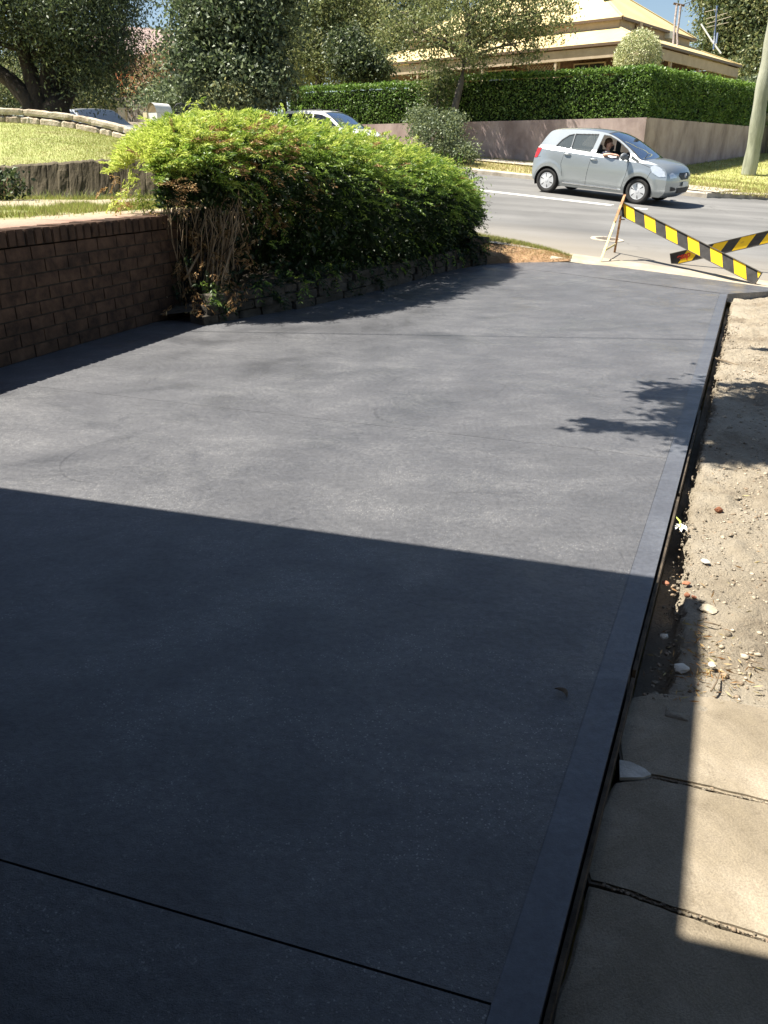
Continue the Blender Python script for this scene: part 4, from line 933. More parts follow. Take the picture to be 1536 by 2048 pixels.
# ---- driver: one skinned body, seated, right arm resting on the sill
def skin_figure(name, joints_, edges, mats_, matf, parent, sub=2):
    me = bpy.data.meshes.new(name); me.from_pydata([j[:3] for j in joints_], edges, []); o = link(name, me, parent)
    for m in mats_: me.materials.append(m)
    sk = o.modifiers.new('skin', 'SKIN'); sk.use_smooth_shade = True
    if not me.skin_vertices: me.skin_vertices.new()
    for i, j in enumerate(joints_):
        r = j[3]; me.skin_vertices[0].data[i].radius = (r, r) if not isinstance(r, tuple) else r
    me.skin_vertices[0].data[0].use_root = True
    su = o.modifiers.new('sub', 'SUBSURF'); su.levels = sub; su.render_levels = sub
    bpy.context.view_layer.update(); dg = bpy.context.evaluated_depsgraph_get(); m2 = bpy.data.meshes.new_from_object(o.evaluated_get(dg)); o.modifiers.clear()
    m2.materials.clear()
    for m in mats_: m2.materials.append(m)
    for p in m2.polygons: p.material_index = matf(p.center); p.use_smooth = True
    o.data = m2; m2.name = name; return o
M['skin'] = plain('skin', (.52, .30, .21), .55); M['shirt'] = plain('shirt', (.62, .62, .66), .9); M['hair'] = surf('hair', (.05, .025, .012), (.10, .05, .025), 60, .6, .5); M['trousers'] = plain('trousers', (.05, .06, .09), .9); M['eye'] = plain('eye', (.02, .02, .02), .2)
person = empty('person', (0, 0, 0), 0, 'person driving with one bare forearm resting on the open car window, pale shirt, brown hair', 'person')
y0 = -.38
J = [(.10, y0, .62, .15), (.09, y0, .80, .135), (.06, y0, .96, .15), (.05, y0, 1.05, .10), (.06, y0, 1.12, .052), (.075, y0, 1.17, .062), (.085, y0, 1.23, .088), (.08, y0, 1.30, .082), (.075, y0, 1.345, .05),
     (.05, y0-.15, 1.02, .062), (.07, y0-.27, .95, .047), (.18, y0-.42, 1.02, .040), (.32, y0-.47, 1.045, .034), (.44, y0-.44, 1.045, .026), (.48, y0-.43, 1.045, .030),
     (.05, y0+.15, 1.02, .062), (.20, y0+.22, .88, .046), (.40, y0+.17, .92, .036), (.52, y0+.12, .98, .027), (.57, y0+.10, 1.0, .028),
     (.18, y0-.10, .60, .09), (.50, y0-.11, .64, .078), (.62, y0-.11, .58, .066), (.80, y0-.11, .34, .048), (.92, y0-.11, .33, .035),
     (.18, y0+.10, .60, .09), (.50, y0+.11, .64, .078), (.62, y0+.11, .58, .066), (.80, y0+.11, .34, .048), (.92, y0+.11, .33, .035)]
E = [(0, 1), (1, 2), (2, 3), (3, 4), (4, 5), (5, 6), (6, 7), (7, 8), (2, 9), (9, 10), (10, 11), (11, 12), (12, 13), (13, 14), (2, 15), (15, 16), (16, 17), (17, 18), (18, 19), (0, 20), (20, 21), (21, 22), (22, 23), (23, 24), (0, 25), (25, 26), (26, 27), (27, 28), (28, 29)]
def fingers(wi, p, d, side_, n0):
    """five separate finger chains out of the palm"""
    d = np.array(d); s = np.array(side_); k = len(J)
    for q, (o_, ln, r) in enumerate(((-.030, .060, .0085), (-.010, .070, .009), (.010, .066, .009), (.028, .052, .0075))):
        a = np.array(p)+d*.02+s*o_; J.append((*(a+d*ln*.4), r)); J.append((*(a+d*ln*.8+np.array([0, 0, -.012])), r*.9)); J.append((*(a+d*ln*1.05+np.array([0, 0, -.035])), r*.75)); E.append((wi, k)); E.append((k, k+1)); E.append((k+1, k+2)); k += 3
    a = np.array(p)-s*.035; J.append((*(a+d*.015+np.array([0, 0, -.005])), .010)); J.append((*(a+d*.045-s*.008+np.array([0, 0, -.012])), .0085)); E.append((wi, k)); E.append((k, k+1))
fingers(14, (.48, y0-.43, 1.045), (.98, .18, 0), (-.18, .98, 0), 0); fingers(19, (.57, y0+.10, 1.0), (.6, -.3, .75), (.3, .95, .1), 0)
def pm(c):
    if c.z > 1.085 and abs(c.y-y0) < .12: return 1
    if c.y < y0-.22 and c.x > .10: return 1
    if c.y > y0+.12 and c.x > .34 and c.z > .84: return 1
    if c.z < .70: return 2
    return 0
body = skin_figure('body', J, E, [M['shirt'], M['skin'], M['trousers']], pm, person)
# hair cap, nose, ears, eyes, mouth
def blob(name, parts, mat, par):
    mb = MB()
    for c, s in parts:
        b = bmesh.new(); bmesh.ops.create_uvsphere(b, u_segments=14, v_segments=10, radius=1); mb.add([(v.co.x*s[0]+c[0], v.co.y*s[1]+c[1], v.co.z*s[2]+c[2]) for v in b.verts], [tuple(v.index for v in f.verts) for f in b.faces]); b.free()
    return mb.build(name, mat, par, True)
blob('hair', [((.055, y0, 1.305), (.098, .092, .088)), ((.01, y0, 1.25), (.06, .085, .09))], M['hair'], person)
blob('nose', [((.180, y0, 1.235), (.016, .011, .02))], M['skin'], person); [blob('ear', [((.075, y0+q_, 1.235), (.018, .010, .028))], M['skin'], person) for q_ in (-.088, .088)]
[blob('eye', [((.163, y0+q_, 1.255), (.008, .012, .006))], M['eye'], person) for q_ in (-.03, .03)]; blob('mouth', [((.166, y0, 1.195), (.008, .024, .005))], plain('lips', (.45, .16, .13), .5), person)
person.matrix_world = hatch.matrix_world.copy() @ Matrix.Translation((.05, 0, .0))

# ---- white wagon and silver sedan further back in the traffic
def w_gen(hw, beltz, taper, frontx, rearx):
    def w(x, z):
        b = hw-.05*np.clip((.4-z)/.2, 0, 1)**2-np.clip(z-beltz, 0, 1)*taper
        k = np.clip((x-frontx)/.9, 0, 1)**2*.24; k2 = np.clip((rearx-x)/.7, 0, 1)**2*.12
        return b*(1-k)*(1-k2)
    return w
WS = dict(top=[(-2.05, .35), (-2.22, .42), (-2.28, .62), (-2.26, .9), (-2.20, 1.12), (-2.10, 1.35), (-1.98, 1.55), (-1.85, 1.64), (-1.2, 1.70), (-.4, 1.71), (.15, 1.67), (.48, 1.55), (.85, 1.32), (1.2, 1.12), (1.5, 1.05), (1.9, .96), (2.12, .84), (2.2, .66), (2.22, .5), (2.18, .36), (2.0, .26)],
    crown=[(-.05, 0), (-.06, 0), (-.06, .01), (-.06, .02), (-.04, .03), (0, .035), (0, .035), (0, .035), (.05, .03), (.12, .03), (.13, .03), (.14, .03), (.15, .02), (.12, 0), (.1, 0)],
    sill=.28, xf=1.35, xr=-1.30, wz=.35, arch=.40, r=.35, track=.80, w=w_gen(.90, 1.05, .34, 1.3, -1.6), ws=(10.3, 13.2), rs=(4.6, 6.8),
    windows=[('cargo', [(-1.98, 1.15), (-1.86, 1.45), (-1.62, 1.57), (-1.14, 1.59), (-1.14, 1.12)], 0), ('rear door', [(-1.08, 1.12), (-1.08, 1.595), (-.30, 1.60), (-.30, 1.10)], 0), ('front', [(-.22, 1.10), (-.22, 1.60), (.12, 1.575), (.42, 1.47), (.78, 1.24), (.92, 1.12), (.92, 1.08)], 0)],
    lines=[((-.26, 1.1), (-.30, .35)), ((.95, 1.05), (.9, .35)), ((-1.11, 1.1), (-1.0, .7))])
wagon = empty('station_wagon', (0, 0, 0), 0, 'white high-roofed wagon, only its roof and windows showing above the long green bush', 'car'); car_body(wagon, WS, M['paint_wagon'], M['car_glass_dark'])
mb = MB()
for s in (-1, 1): mb.tube([(-1.6, s*.60, 1.73), (-1.5, s*.60, 1.765), (0, s*.60, 1.76), (.1, s*.60, 1.72)], .014, 6)
mb.build('roof_rail', M['black_trim'], wagon); mb = MB(); mb.box((1.2, 0, 1.04), (.4, 1.4, .14)); mb.build('dashboard', M['dash'], wagon, bevel=.03)
for y in (-.4, .4):
    mb = MB(); mb.box((.0, y, 1.0), (.15, .5, .7)); mb.box((-.05, y, 1.42), (.09, .28, .18)); mb.build('seat', M['seat_cloth'], wagon, bevel=.04)
s_, n_ = 13.2, 21.6; p = np.array([*SN(s_, n_), 0])
def put_by_roof(root, px, D, n, ang, sc, zfix=None):
    r = ray(px, 230); x = r[0]*D; y = r[1]*D; place_vehicle(root, np.array([x, y, 0.]), ang, sc); return root
ST = math.atan2(-.469, .883)
put_by_roof(wagon, 658, 25.6, 21.5, ST-.02, .83)
SS = dict(wsg=glassmat('sedan_screen', (.03, .04, .055), .15, .10), top=[(-2.1, .30), (-2.25, .36), (-2.33, .55), (-2.32, .8), (-2.26, .95), (-2.0, 1.01), (-1.62, 1.04), (-1.3, 1.16), (-1.0, 1.32), (-.7, 1.41), (-.2, 1.44), (.2, 1.41), (.55, 1.28), (.9, 1.1), (1.2, .97), (1.6, .90), (2.0, .80), (2.2, .68), (2.28, .5), (2.26, .34), (2.1, .24)],
    crown=[(-.08, 0), (-.1, 0), (-.1, .02), (-.06, .03), (-.04, .03), (-.08, .03), (-.06, .04), (0, .04), (.06, .04), (.12, .03), (.12, .03), (.14, .03), (.15, .02), (.12, 0), (.1, 0)],
    sill=.2, xf=1.45, xr=-1.35, wz=.31, arch=.36, r=.31, track=.77, w=w_gen(.88, .92, .42, 1.3, -1.6), ws=(10.9, 14.0), rs=(6.2, 8.8),
    windows=[('rear', [(-1.35, .99), (-1.02, 1.24), (-.72, 1.34), (-.40, 1.365), (-.40, .97)], 0), ('front', [(-.33, .97), (-.33, 1.37), (.12, 1.35), (.42, 1.25), (.72, 1.08), (.82, .97)], 0)],
    lines=[((-.36, .97), (-.4, .3)), ((.85, .95), (.8, .3))])
sedan = empty('sedan_car', (0, 0, 0), 0, 'pale silver sedan, its roof and dark windows showing above the sandstone edging', 'car'); car_body(sedan, SS, M['paint_pearl'], M['car_glass_dark'])
for y in (-.38, .38):
    mb = MB(); mb.box((-.1, y, .85), (.15, .48, .6)); mb.box((-.15, y, 1.2), (.09, .26, .16)); mb.build('seat', M['seat_cloth'], sedan, bevel=.04)
put_by_roof(sedan, 186, 27.0, 21.5, math.radians(-50), .98)

# ================================================================== striped barrier boards and trestle
M['b_yellow'] = surf('b_yellow', (.62, .38, .03), (.90, .58, .02), 11, .5, .15, 120, lo=.30, hi=.42); M['b_black'] = surf('b_black', (.035, .033, .032), (.065, .062, .058), 9, .6, .2, 90)
M['b_rim'] = surf('b_rim', (.05, .045, .04), (.12, .11, .09), 25, .6, .2, 60); M['rust'] = surf('rust', (.20, .09, .035), (.36, .19, .09), 14, .75, .5, 60, c3=(.55, .38, .20)); M['leg_paint'] = surf('leg_paint', (.55, .44, .18), (.72, .62, .32), 16, .6, .4, 60); M['spray_red'] = plain('spray_red', (.70, .05, .02), .6)
def board(A, B, label, slant, first, pitch, yw, H=.155, lean=0, text=None):
    A = Vector(tuple(A)); B = Vector(tuple(B)); d = (B-A).normalized(); L = (B-A).length; nrm = Vector((-.30, -.95, 0)); up = nrm.cross(d)*-1
    if up.z < 0: up = -up
    up.normalize(); n = d.cross(up).normalized()
    if n.y > 0: n = -n
    root = empty('barrier_board', A, 0, label, 'barrier board', 'yellow and black barrier boards at the gutter')
    Mx = Matrix((d, up, n)).transposed().to_4x4(); Mx.translation = A; root.matrix_world = Mx
    mb = MB(); mb.box((L/2, 0, 0), (L, H, .014)); mb.build('panel', M['b_black'], root)
    mb = MB(); 
    for s in (-1, 1): mb.box((L/2, s*(H/2+.004), .004), (L+.004, .008, .038))
    for s in (0, 1): mb.box((s*L, 0, .004), (.008, H, .034))
    mb.build('rim', M['b_rim'], root)
    x = first; k = 0
    while x < L+.1 and k < 12:
        pts = [(x+slant*-H/2, -H/2+.001), (x+yw-slant*H/2, -H/2+.001), (x+yw+slant*H/2, H/2-.001), (x+slant*H/2, H/2-.001)]
        # clip to the panel ends
        pl = []
        for i in range(4):
            p, q = pts[i], pts[(i+1) % 4]
            if p[0] >= .004: pl.append(p)
            if (p[0] < .004) != (q[0] < .004): t = (.004-p[0])/(q[0]-p[0]); pl.append((.004, p[1]+(q[1]-p[1])*t))
        pl2 = []
        for i in range(len(pl)):
            p, q = pl[i], pl[(i+1) % len(pl)]
            if p[0] <= L-.004: pl2.append(p)
            if (p[0] > L-.004) != (q[0] > L-.004): t = (L-.004-p[0])/(q[0]-p[0]); pl2.append((L-.004, p[1]+(q[1]-p[1])*t))
        if len(pl2) > 2:
            for zz in (.0085, -.0085):
                mb = MB(); mb.add([(a, b, zz) for a, b in pl2], [tuple(range(len(pl2)))]); mb.build('yellow_stripe', M['b_yellow'], root) if zz > 0 else mb.build('back_stripe', M['b_yellow'], root)
        x += pitch; k += 1
    if text:
        cu = bpy.data.curves.new('t', 'FONT'); cu.body = text; cu.size = .115; cu.shear = .3; cu.offset = .004; cu.space_character = .9; o = bpy.data.objects.new('t', cu); COL.objects.link(o); bpy.context.view_layer.update()
        me = bpy.data.meshes.new_from_object(o.evaluated_get(bpy.context.evaluated_depsgraph_get())); bpy.data.objects.remove(o); me.materials.clear(); me.materials.append(M['spray_red']); t_ = link('sprayed_letters', me, root); t_.location = (.075, -.030, .0105); t_.rotation_euler.z = .06
    return root
b1A = At(1240, 416, 11.45); b1B = Rd(1517, 557, .075); 
board(b1A, b1B, 'striped board hung on the trestle at its left end, sloping down to the gutter', -.75, .075, .36, .185)
b2A = Rd(1347, 521, .06)+np.array([.0, .12, .0]); b2B = At(1655, 446, 10.9); 
board(b2A, b2B, 'striped board behind the sloping one, with red letters sprayed on its lower left end', .95, .16, .36, .19, text='esap')
# trestle
def trestle(top, f1, f2, label):
    t = Vector(tuple(top)); root = empty('trestle', (f1+f2)/2, 0, label, 'trestle', 'trestle legs holding the barrier boards'); o = Vector(tuple((f1+f2)/2)); r = random.Random(1)
    a = Vector(tuple(f1))-o; b = Vector(tuple(f2))-o; tt = t-o
    for p, mt in ((a, 'leg_paint'), (b, 'rust')):
        mb = MB(); q = tt+(Vector((0, 0, 0))); mb.bar(p, p+(q-p)*(.93 if mt == 'leg_paint' else 1.0), .032, .006); mb.bar(p+Vector((.012, .014, 0)), p+(q-p)*.93+Vector((.012, .014, 0)), .006, .030); mb.build('leg', M[mt], root)
    mb = MB(); mb.bar(a+(tt-a)*.16, b+(tt-b)*.16, .006, .028); mb.build('brace', M['leg_paint'], root)
    mb = MB(); mb.bar(a+(tt-a)*.62+Vector((-.01, -.025, 0)), tt+Vector((.004, -.02, .035)), .036, .008); mb.box(tt+Vector((-.02, -.03, -.12)), (.07, .05, .012)); mb.box(tt+Vector((-.0, -.03, -.30)), (.07, .05, .012)); mb.build('hook_plate', M['rust'], root)
    return root
trestle(At(1248, 394, 11.4), Rd(1201, 522), Rd(1229, 505), 'rusty and cream steel trestle leg holding up the left end of the barrier board')
tp = At(1640, 432, 10.95); f = np.array([tp[0], tp[1], 0]); trestle(tp, np.array([tp[0]-.2, tp[1]-.35, float(zroad(tp[0]-.2, tp[1]-.35))]), np.array([tp[0]+.05, tp[1]+.35, float(zroad(tp[0]+.05, tp[1]+.35))]), 'second trestle leg, just outside the right of the picture')

# ================================================================== garage/carport behind the camera whose roof shades the foreground
M['cp_steel'] = plain('cp_steel', (.14, .14, .14), .6); M['cp_added_wall'] = surf('cp_added_wall', (.10, .055, .04), (.16, .095, .07), 5, .9, .4)
cpt = empty('carport', (-2.5, -1, 0), 0, 'carport roof overhead behind the photographer, shading the near driveway', 'carport')
zr = 2.5; sh = lambda p, z: np.array(p[:2])-SUNH*(zr-z)
c1 = sh(G(0, 978, 0), 0); c2 = sh(G(1240, 1149, 0), 0); dfr = (c2-c1)/np.linalg.norm(c2-c1)
e1 = sh(G(1386, 1300, -.08), -.08); e2 = sh(G(1336, 1800, -.07), -.07); ded = (e2-e1)/np.linalg.norm(e2-e1)
def isect(a, d, b, e):
    den = d[0]*e[1]-d[1]*e[0]; t = ((b[0]-a[0])*e[1]-(b[1]-a[1])*e[0])/den; return a+d*t
Pc = isect(c1, dfr, e1, ded); g1 = sh(G(1335, 1880, -.07), -.07); g2 = sh(G(1536, 1925, -.07), -.07); dg_ = (g2-g1)/np.linalg.norm(g2-g1); Pd = isect(e1, ded, g1, dg_)
roof = [c1-dfr*5, Pc, Pd, Pd+dg_*4.5, Pd+dg_*4.5+np.array([-1, -7]), c1-dfr*5+np.array([-1, -9])]
mb = MB(); mb.prism([p-np.array([-2.5, -1]) for p in roof], zr, zr+.06); mb.build('roof', M['cp_steel'], cpt); o_ = np.array([-2.5, -1]); mb = MB()
for p_, q_ in ((roof[0], roof[1]), (roof[1], roof[2]), (roof[2], roof[3])): mb.bar((*(p_-o_), zr-.14), (*(q_-o_), zr-.14), .03, .30)
mb.build('fascia', M['cp_steel'], cpt)  # unseen deep fascia, added to cut sky light under the roof
for q in ((-5.2, 2.9), (-5.6, -4.0), (2.4, -4.0)):
    mb = MB(); mb.box((q[0]+2.5, q[1]+1, 1.25), (.09, .09, 2.5)); mb.build('post', M['cp_steel'], cpt)
mb = MB(); mb.box((1.2, -3.6, 1.25), (8.4, .2, 2.5)); mb.build('added_back_wall', M['cp_added_wall'], cpt); mb = MB(); mb.bar((-.95, 4.1, 1.25), (-2.9, -3.6, 1.25), .2, 2.48); mb.build('added_left_wall', M['cp_added_wall'], cpt); mb = MB(); mb.bar((4.05, 1.7, 1.25), (3.7, -3.6, 1.25), .2, 2.48); mb.build('added_right_wall', M['cp_added_wall'], cpt)  # unseen walls added to block sky and deepen the near shade

# overhead service cable whose thin shadow crosses the driveway
w1 = G(700, 668, 0)[:2]-SUNH*5; w2 = G(1440, 680, 0)[:2]-SUNH*5; d = (w2-w1)/np.linalg.norm(w2-w1)
mb = MB(); mb.tube([(*(w1+d*s), 5+.0006*s*s) for s in np.linspace(-30, 30, 31)], .009, 6); tag(mb.build('overhead_cable', M['black_trim']), 'black overhead service cable crossing high above the driveway', 'cable')

# ================================================================== boundary wall, hedge house and street things on the far side
M['pink_render'] = surf('pink_render', (.25, .19, .18), (.37, .29, .275), 1.4, .9, .5, 50, c3=(.48, .39, .37), stretch=(1, 1, .5), bdist=.01)  # uneven tones also stand in for the street tree's dappled shade
WT_ = 2.74
r_ = ray(1293, 237); tcorner = NW/(.469*r_[0]+.883*r_[1]); WC = CAM[:2]*0+np.array([r_[0]*tcorner, r_[1]*tcorner])
dl = np.array([-.883, .469]); dr = np.array([math.sin(math.radians(43)), math.cos(math.radians(43))])
def wall_run(mb, a, d, L0, L1, ztop, thick, side_):
    n = 24; nr = np.array([-d[1], d[0]])*side_; P = []
    for i in range(n+1):
        s = L0+(L1-L0)*i/n; p = a+d*s; zb = float(zverge(p[0], p[1]))-.4
        q = p+nr*thick; P.append([(p[0], p[1], zb), (p[0], p[1], ztop), (q[0], q[1], ztop), (q[0], q[1], zb)])
    mb.grid(np.array(P))
bwall = empty('boundary_wall', (*WC, 1.0), 0, 'pink grey rendered boundary wall below the clipped hedge at the street corner', 'wall')
mb = MB(); wall_run(mb, WC, dl, 0, 26, WT_, .2, -1); wall_run(mb, WC, dr, 0, 9.2, WT_, .2, 1); o = mb.build('wall_face', M['pink_render'], bwall); o.matrix_parent_inverse = Matrix.Translation((-WC[0], -WC[1], -1.0)); 
mb = MB(); P = [(*(WC+dr*9.2), 0), (*(WC+dr*9.6), 0)]
gp = At(1527, 262, 33.0); mb = MB()
gt = empty('side_gate', (gp[0], gp[1], float(zverge(gp[0], gp[1]))), 0, 'dark timber gate and pale post at the end of the boundary wall behind the pole', 'gate')
mb.box((.1, .2, .75), (1.1, .06, 1.6), Matrix.Rotation(.8, 3, 'Z')); mb.build('gate_panel', M['bark'], gt); mb = MB(); mb.box((.75, .55, .8), (.35, .35, 1.7)); mb.build('gate_post', M['concrete'], gt, bevel=.02)
# raised garden behind the wall
gd = [WC, WC+dl*26, WC+dl*26+np.array([18, 34]), WC+dr*50, WC+dr*9.2]
mb = MB(); cgd = WC+dl*8+dr*12; 
mb.prism([WC+np.array([0.02, .21])+0*dl, WC+dl*26+np.array([.1, .22]), WC+dl*26+np.array([22, 40]), WC+dr*60, WC+dr*9.2+np.array([-.15, .15])], .2, 2.62); tag(mb.build('garden_ground', M['turf_dry']), kind='structure')

# utility pole
M['pole'] = surf('pole', (.17, .18, .13), (.28, .29, .22), 3, .85, .8, 14, c3=(.38, .38, .30), stretch=(1, 1, .2), bdist=.02)
pb = At(1497.5, 347, 27.0); pole = empty('utility_pole', pb, 0, 'thick grey green timber utility pole on the corner lawn', 'pole')
mb = MB(); hs = np.linspace(-.3, 10.5, 40); mb.tube([(0.02*math.sin(h*2.1), .02*math.cos(h*1.7), h) for h in hs], [.235-.008*h+.012*math.sin(h*5.3) for h in hs], 20); mb.build('pole_shaft', M['pole'], pole, True)
mb = MB(); mb.bar((-1.2, 0, 9.4), (1.2, 0, 9.4), .1, .12); mb.build('crossarm', M['bark'], pole)
for x in (-1.1, -.5, .5, 1.1):
    mb = MB(); mb.lathe([(.03, 9.46), (.05, 9.5), (.03, 9.55), (.05, 9.6), (.001, 9.63)], 10, Matrix.Translation((x, 0, 0))); mb.build('insulator', M['concrete'], pole)

# ---- house with cream roof and verandah
M['roof_cream'] = None
def roof_mat(name, c1, c2, freq=13):
    m, t, o = newmat(name); v = coords(t); f = noise(t, v, .6, 5, .6); g = N(t, 'ShaderNodeAttribute'); g.attribute_name = 'rib'
    r = ramp(t, f, [(.35, c1), (.65, c2)]); w = mth(t, 'SINE', mth(t, 'MULTIPLY', g.outputs['Fac'], 2*math.pi*freq)); p = N(t, 'ShaderNodeBsdfPrincipled', i_Roughness=.5); t.links.new(r.outputs[0], p.inputs['Base Color'])
    p.inputs['Specular IOR Level'].default_value = .3
    b = N(t, 'ShaderNodeBump', i_Strength=.3, i_Distance=.012); t.links.new(w, b.inputs['Height']); t.links.new(b.outputs[0], p.inputs['Normal']); t.links.new(p.outputs[0], o.inputs[0]); return m
M['roof_cream'] = roof_mat('roof_cream', (.60, .47, .23), (.68, .55, .29)); M['fascia'] = surf('fascia', (.34, .27, .19), (.42, .34, .25), 2, .6, .1); M['gutter_brown'] = plain('gutter_brown', (.11, .07, .04), .5)
M['house_brick'] = surf('house_brick', (.055, .032, .024), (.11, .065, .046), 7, .9, .5, 60, c3=(.17, .11, .08)); M['dark_glass'] = plain('dark_glass', (.02, .025, .028), .08, coat=1); M['win_frame'] = plain('win_frame', (.30, .24, .16), .6)
K = At(1287, 78, 34.0); K[2] = 6.25; r_ = ray(1287, 78); K[:2] = (r_*((6.25-1.35)/r_[2]))[:2]
q_ = ray(750, 129); PL = (q_*((6.25-1.35)/q_[2]))[:2]; q_ = ray(1487, 131); PR = (q_*((6.25-1.35)/q_[2]))[:2]
dL = (PL-K[:2]); LL = np.linalg.norm(dL); dL /= LL; dR = PR-K[:2]; LR = np.linalg.norm(dR); dR /= LR; print('house', K, LL, LR, float(dL@dR))
dR = np.array([-dL[1]*-1, dL[0]*-1]) if False else unit(dR-dL*float(dL@dR))
house = empty('verandah_house', (*K[:2], 2.62), math.atan2(dR[1], dR[0]), 'low brick house with cream two-tier hipped roof and deep verandah behind the hedge', 'house')
# local: x along dR (0..LR), y along dL (0..LL); z above garden ground
h0 = 6.25-2.62; LR_ = LR; LL_ = LL+1.5; ins = 2.2; z1 = h0+.85; z2 = z1+.38
def roof_quad(name, pts, mat, ribdir):
    me = bpy.data.meshes.new(name); me.from_pydata([tuple(map(float, p)) for p in pts], [], [tuple(range(len(pts)))]); me.materials.append(mat); o = link(name, me, house)
    a = me.attributes.new('rib', 'FLOAT', 'POINT'); a.data.foreach_set('value', np.array([p[0] if ribdir == 0 else p[1] for p in pts], np.float32)); return o
A = [(0, 0), (LR_, 0), (LR_, LL_), (0, LL_)]; B = [(ins, ins), (LR_-ins, ins), (LR_-ins, LL_-ins), (ins, LL_-ins)]
for i, rb in ((0, 0), (1, 1), (2, 0), (3, 1)):
    j = (i+1) % 4; roof_quad('verandah_roof', [(*A[i], h0), (*A[j], h0), (*B[j], z1), (*B[i], z1)], M['roof_cream'], rb)
ins2 = 2.0; C_ = [(ins2, ins2), (LR_-ins2+.2, ins2), (LR_-ins2+.2, LL_-ins2), (ins2, LL_-ins2)]; wR = LR_-2*ins2+.2; hr = wR/2*.63
rg1 = (ins2+wR/2, ins2+wR/2, z2+hr); rg2 = (ins2+wR/2, LL_-ins2-wR/2, z2+hr)
if rg2[1] < rg1[1]: rg2 = (rg1[0], rg1[1]+.3, rg1[2])
roof_quad('main_roof', [(*C_[0], z2), (*C_[1], z2), rg1], M['roof_cream'], 0); roof_quad('main_roof', [(*C_[1], z2), (*C_[2], z2), rg2, rg1], M['roof_cream'], 1)
roof_quad('main_roof', [(*C_[2], z2), (*C_[3], z2), rg2], M['roof_cream'], 0); roof_quad('main_roof', [(*C_[3], z2), (*C_[0], z2), rg1, rg2], M['roof_cream'], 1)
mb = MB()
for i in range(4):
    j = (i+1) % 4
    mb.tube([(*C_[i], z2+.02), rg1 if i in (0, 1) else rg2], .05, 6); mb.tube([(*A[i], h0+.02), (*B[i], z1+.01)], .04, 6)
mb.tube([rg1, rg2], .06, 6); mb.build('ridge_capping', M['roof_cream'], house)
mb = MB()
for P_, z, e in ((A, h0, .0), (C_, z2, .0)):
    for i in range(4):
        j = (i+1) % 4; a = Vector((*P_[i], z-.05)); b = Vector((*P_[j], z-.05)); mb.bar(a, b, .12, .11)
mb.build('gutter', M['gutter_brown'], house)
mb = MB()
for i in range(4):
    j = (i+1) % 4; a = Vector((*B[i], z1+.16)); b = Vector((*B[j], z1+.16)); mb.bar(a, b, .06, .50)
# verandah beam
q = .12; Ab = [(q, q), (LR_-q, q), (LR_-q, LL_-q), (q, LL_-q)]
for i in range(4):
    j = (i+1) % 4; mb.bar(Vector((*Ab[i], h0-.36)), Vector((*Ab[j], h0-.36)), .10, .42)
mb.build('fascia_board', M['fascia'], house)
for y in (0.15, 4.2, 8.2, 12.2, LL_-.2):
    mb = MB(); mb.box((.16, y, (h0-.5)/2), (.11, .11, h0-.5)); mb.build('verandah_post', M['fascia'], house)
for x in (3.6, 7.2, LR_-.2):
    mb = MB(); mb.box((x, .16, (h0-.5)/2), (.13, .13, h0-.5)); mb.build('verandah_post', M['fascia'], house)
mb = MB(); mb.box((LR_/2, LL_/2, .25), (LR_-.3, LL_-.3, .5)); mb.build('verandah_floor', M['concrete'], house)
wi = 2.0
mb = MB(); mb.box((LR_/2, LL_/2, z1/2), (LR_-2*wi-.3, LL_-2*wi-.3, z1-.25)); mb.build('brick_walls', M['house_brick'], house)
def window(x, y, z, w, h, axis, door=False):
    fr = MB(); gl = MB()
    if axis == 0: fr.box((x, y, z), (.08, w+.14, h+.14)); f = fr.build('window', M['win_frame'], house); gl.box((x-.045, y, z), (.02, w, h)); gl.build('pane', M['dark_glass'], f); g2 = MB(); g2.box((x-.06, y, z), (.02, .05, h)); g2.box((x-.06, y, z), (.02, w, .05)); g2.build('glazing_bar', M['win_frame'], f)
    else: fr.box((x, y, z), (w+.14, .08, h+.14)); f = fr.build('window', M['win_frame'], house); gl.box((x, y-.045, z), (w, .02, h)); gl.build('pane', M['dark_glass'], f); g2 = MB(); g2.box((x, y-.06, z), (.05, .02, h)); g2.build('glazing_bar', M['win_frame'], f)
for y in (3.4, 8.3, 12.0): window(wi-.02, y, 2.1, 1.5, 1.9, 0)
for x in (3.8, 6.6, 9.4): window(x, wi-.02, 2.1, 1.3, 1.9, 1)
# lattice screen on the verandah
mb = MB()
for k in range(-8, 9):
    a = k*.16
    for sg in (1, -1):
        y0_, y1_ = max(-.8, a-.8), min(.8, a+.8)
        if y1_ > y0_: mb.bar((.45, 5.0+y0_, 2.2+sg*(y0_-a)), (.45, 5.0+y1_, 2.2+sg*(y1_-a)), .012, .03, up=(1, 0, 0))
mb.box((.45, 4.18, 2.1), (.05, .06, 2.2)); mb.box((.45, 5.82, 2.1), (.05, .06, 2.2)); mb.box((.45, 5.0, 3.1), (.05, 1.7, .06)); mb.build('lattice_screen', M['win_frame'], house)
mb = MB(); mb.box((7.7, ins2+.05, z1+.22), (.55, .3, .32)); mb.build('vent_unit', plain('vent_unit', (.6, .62, .6), .5), house, bevel=.02)
mb = MB(); mb.box((3.95, ins2+.02, z1+.18), (.28, .2, .42)); mb.box((4.15, ins2+.02, z1+.05), (.14, .2, .25)); mb.build('downpipe_head', M['fascia'], house)
# low rear wing beyond the main roof
mb = MB(); xx0, xx1, yy0, yy1 = LR_-3.2, LR_+1.2, 2.4, 6.0
# long dark bar on the right slope
mb = MB(); c = Vector((ins2+wR/2+.2, ins2+wR/2-1.25, z2+hr-.70)); mb.box(c, (2.4, .16, .12)); mb.build('roof_dark_bar', M['gutter_brown'], house)
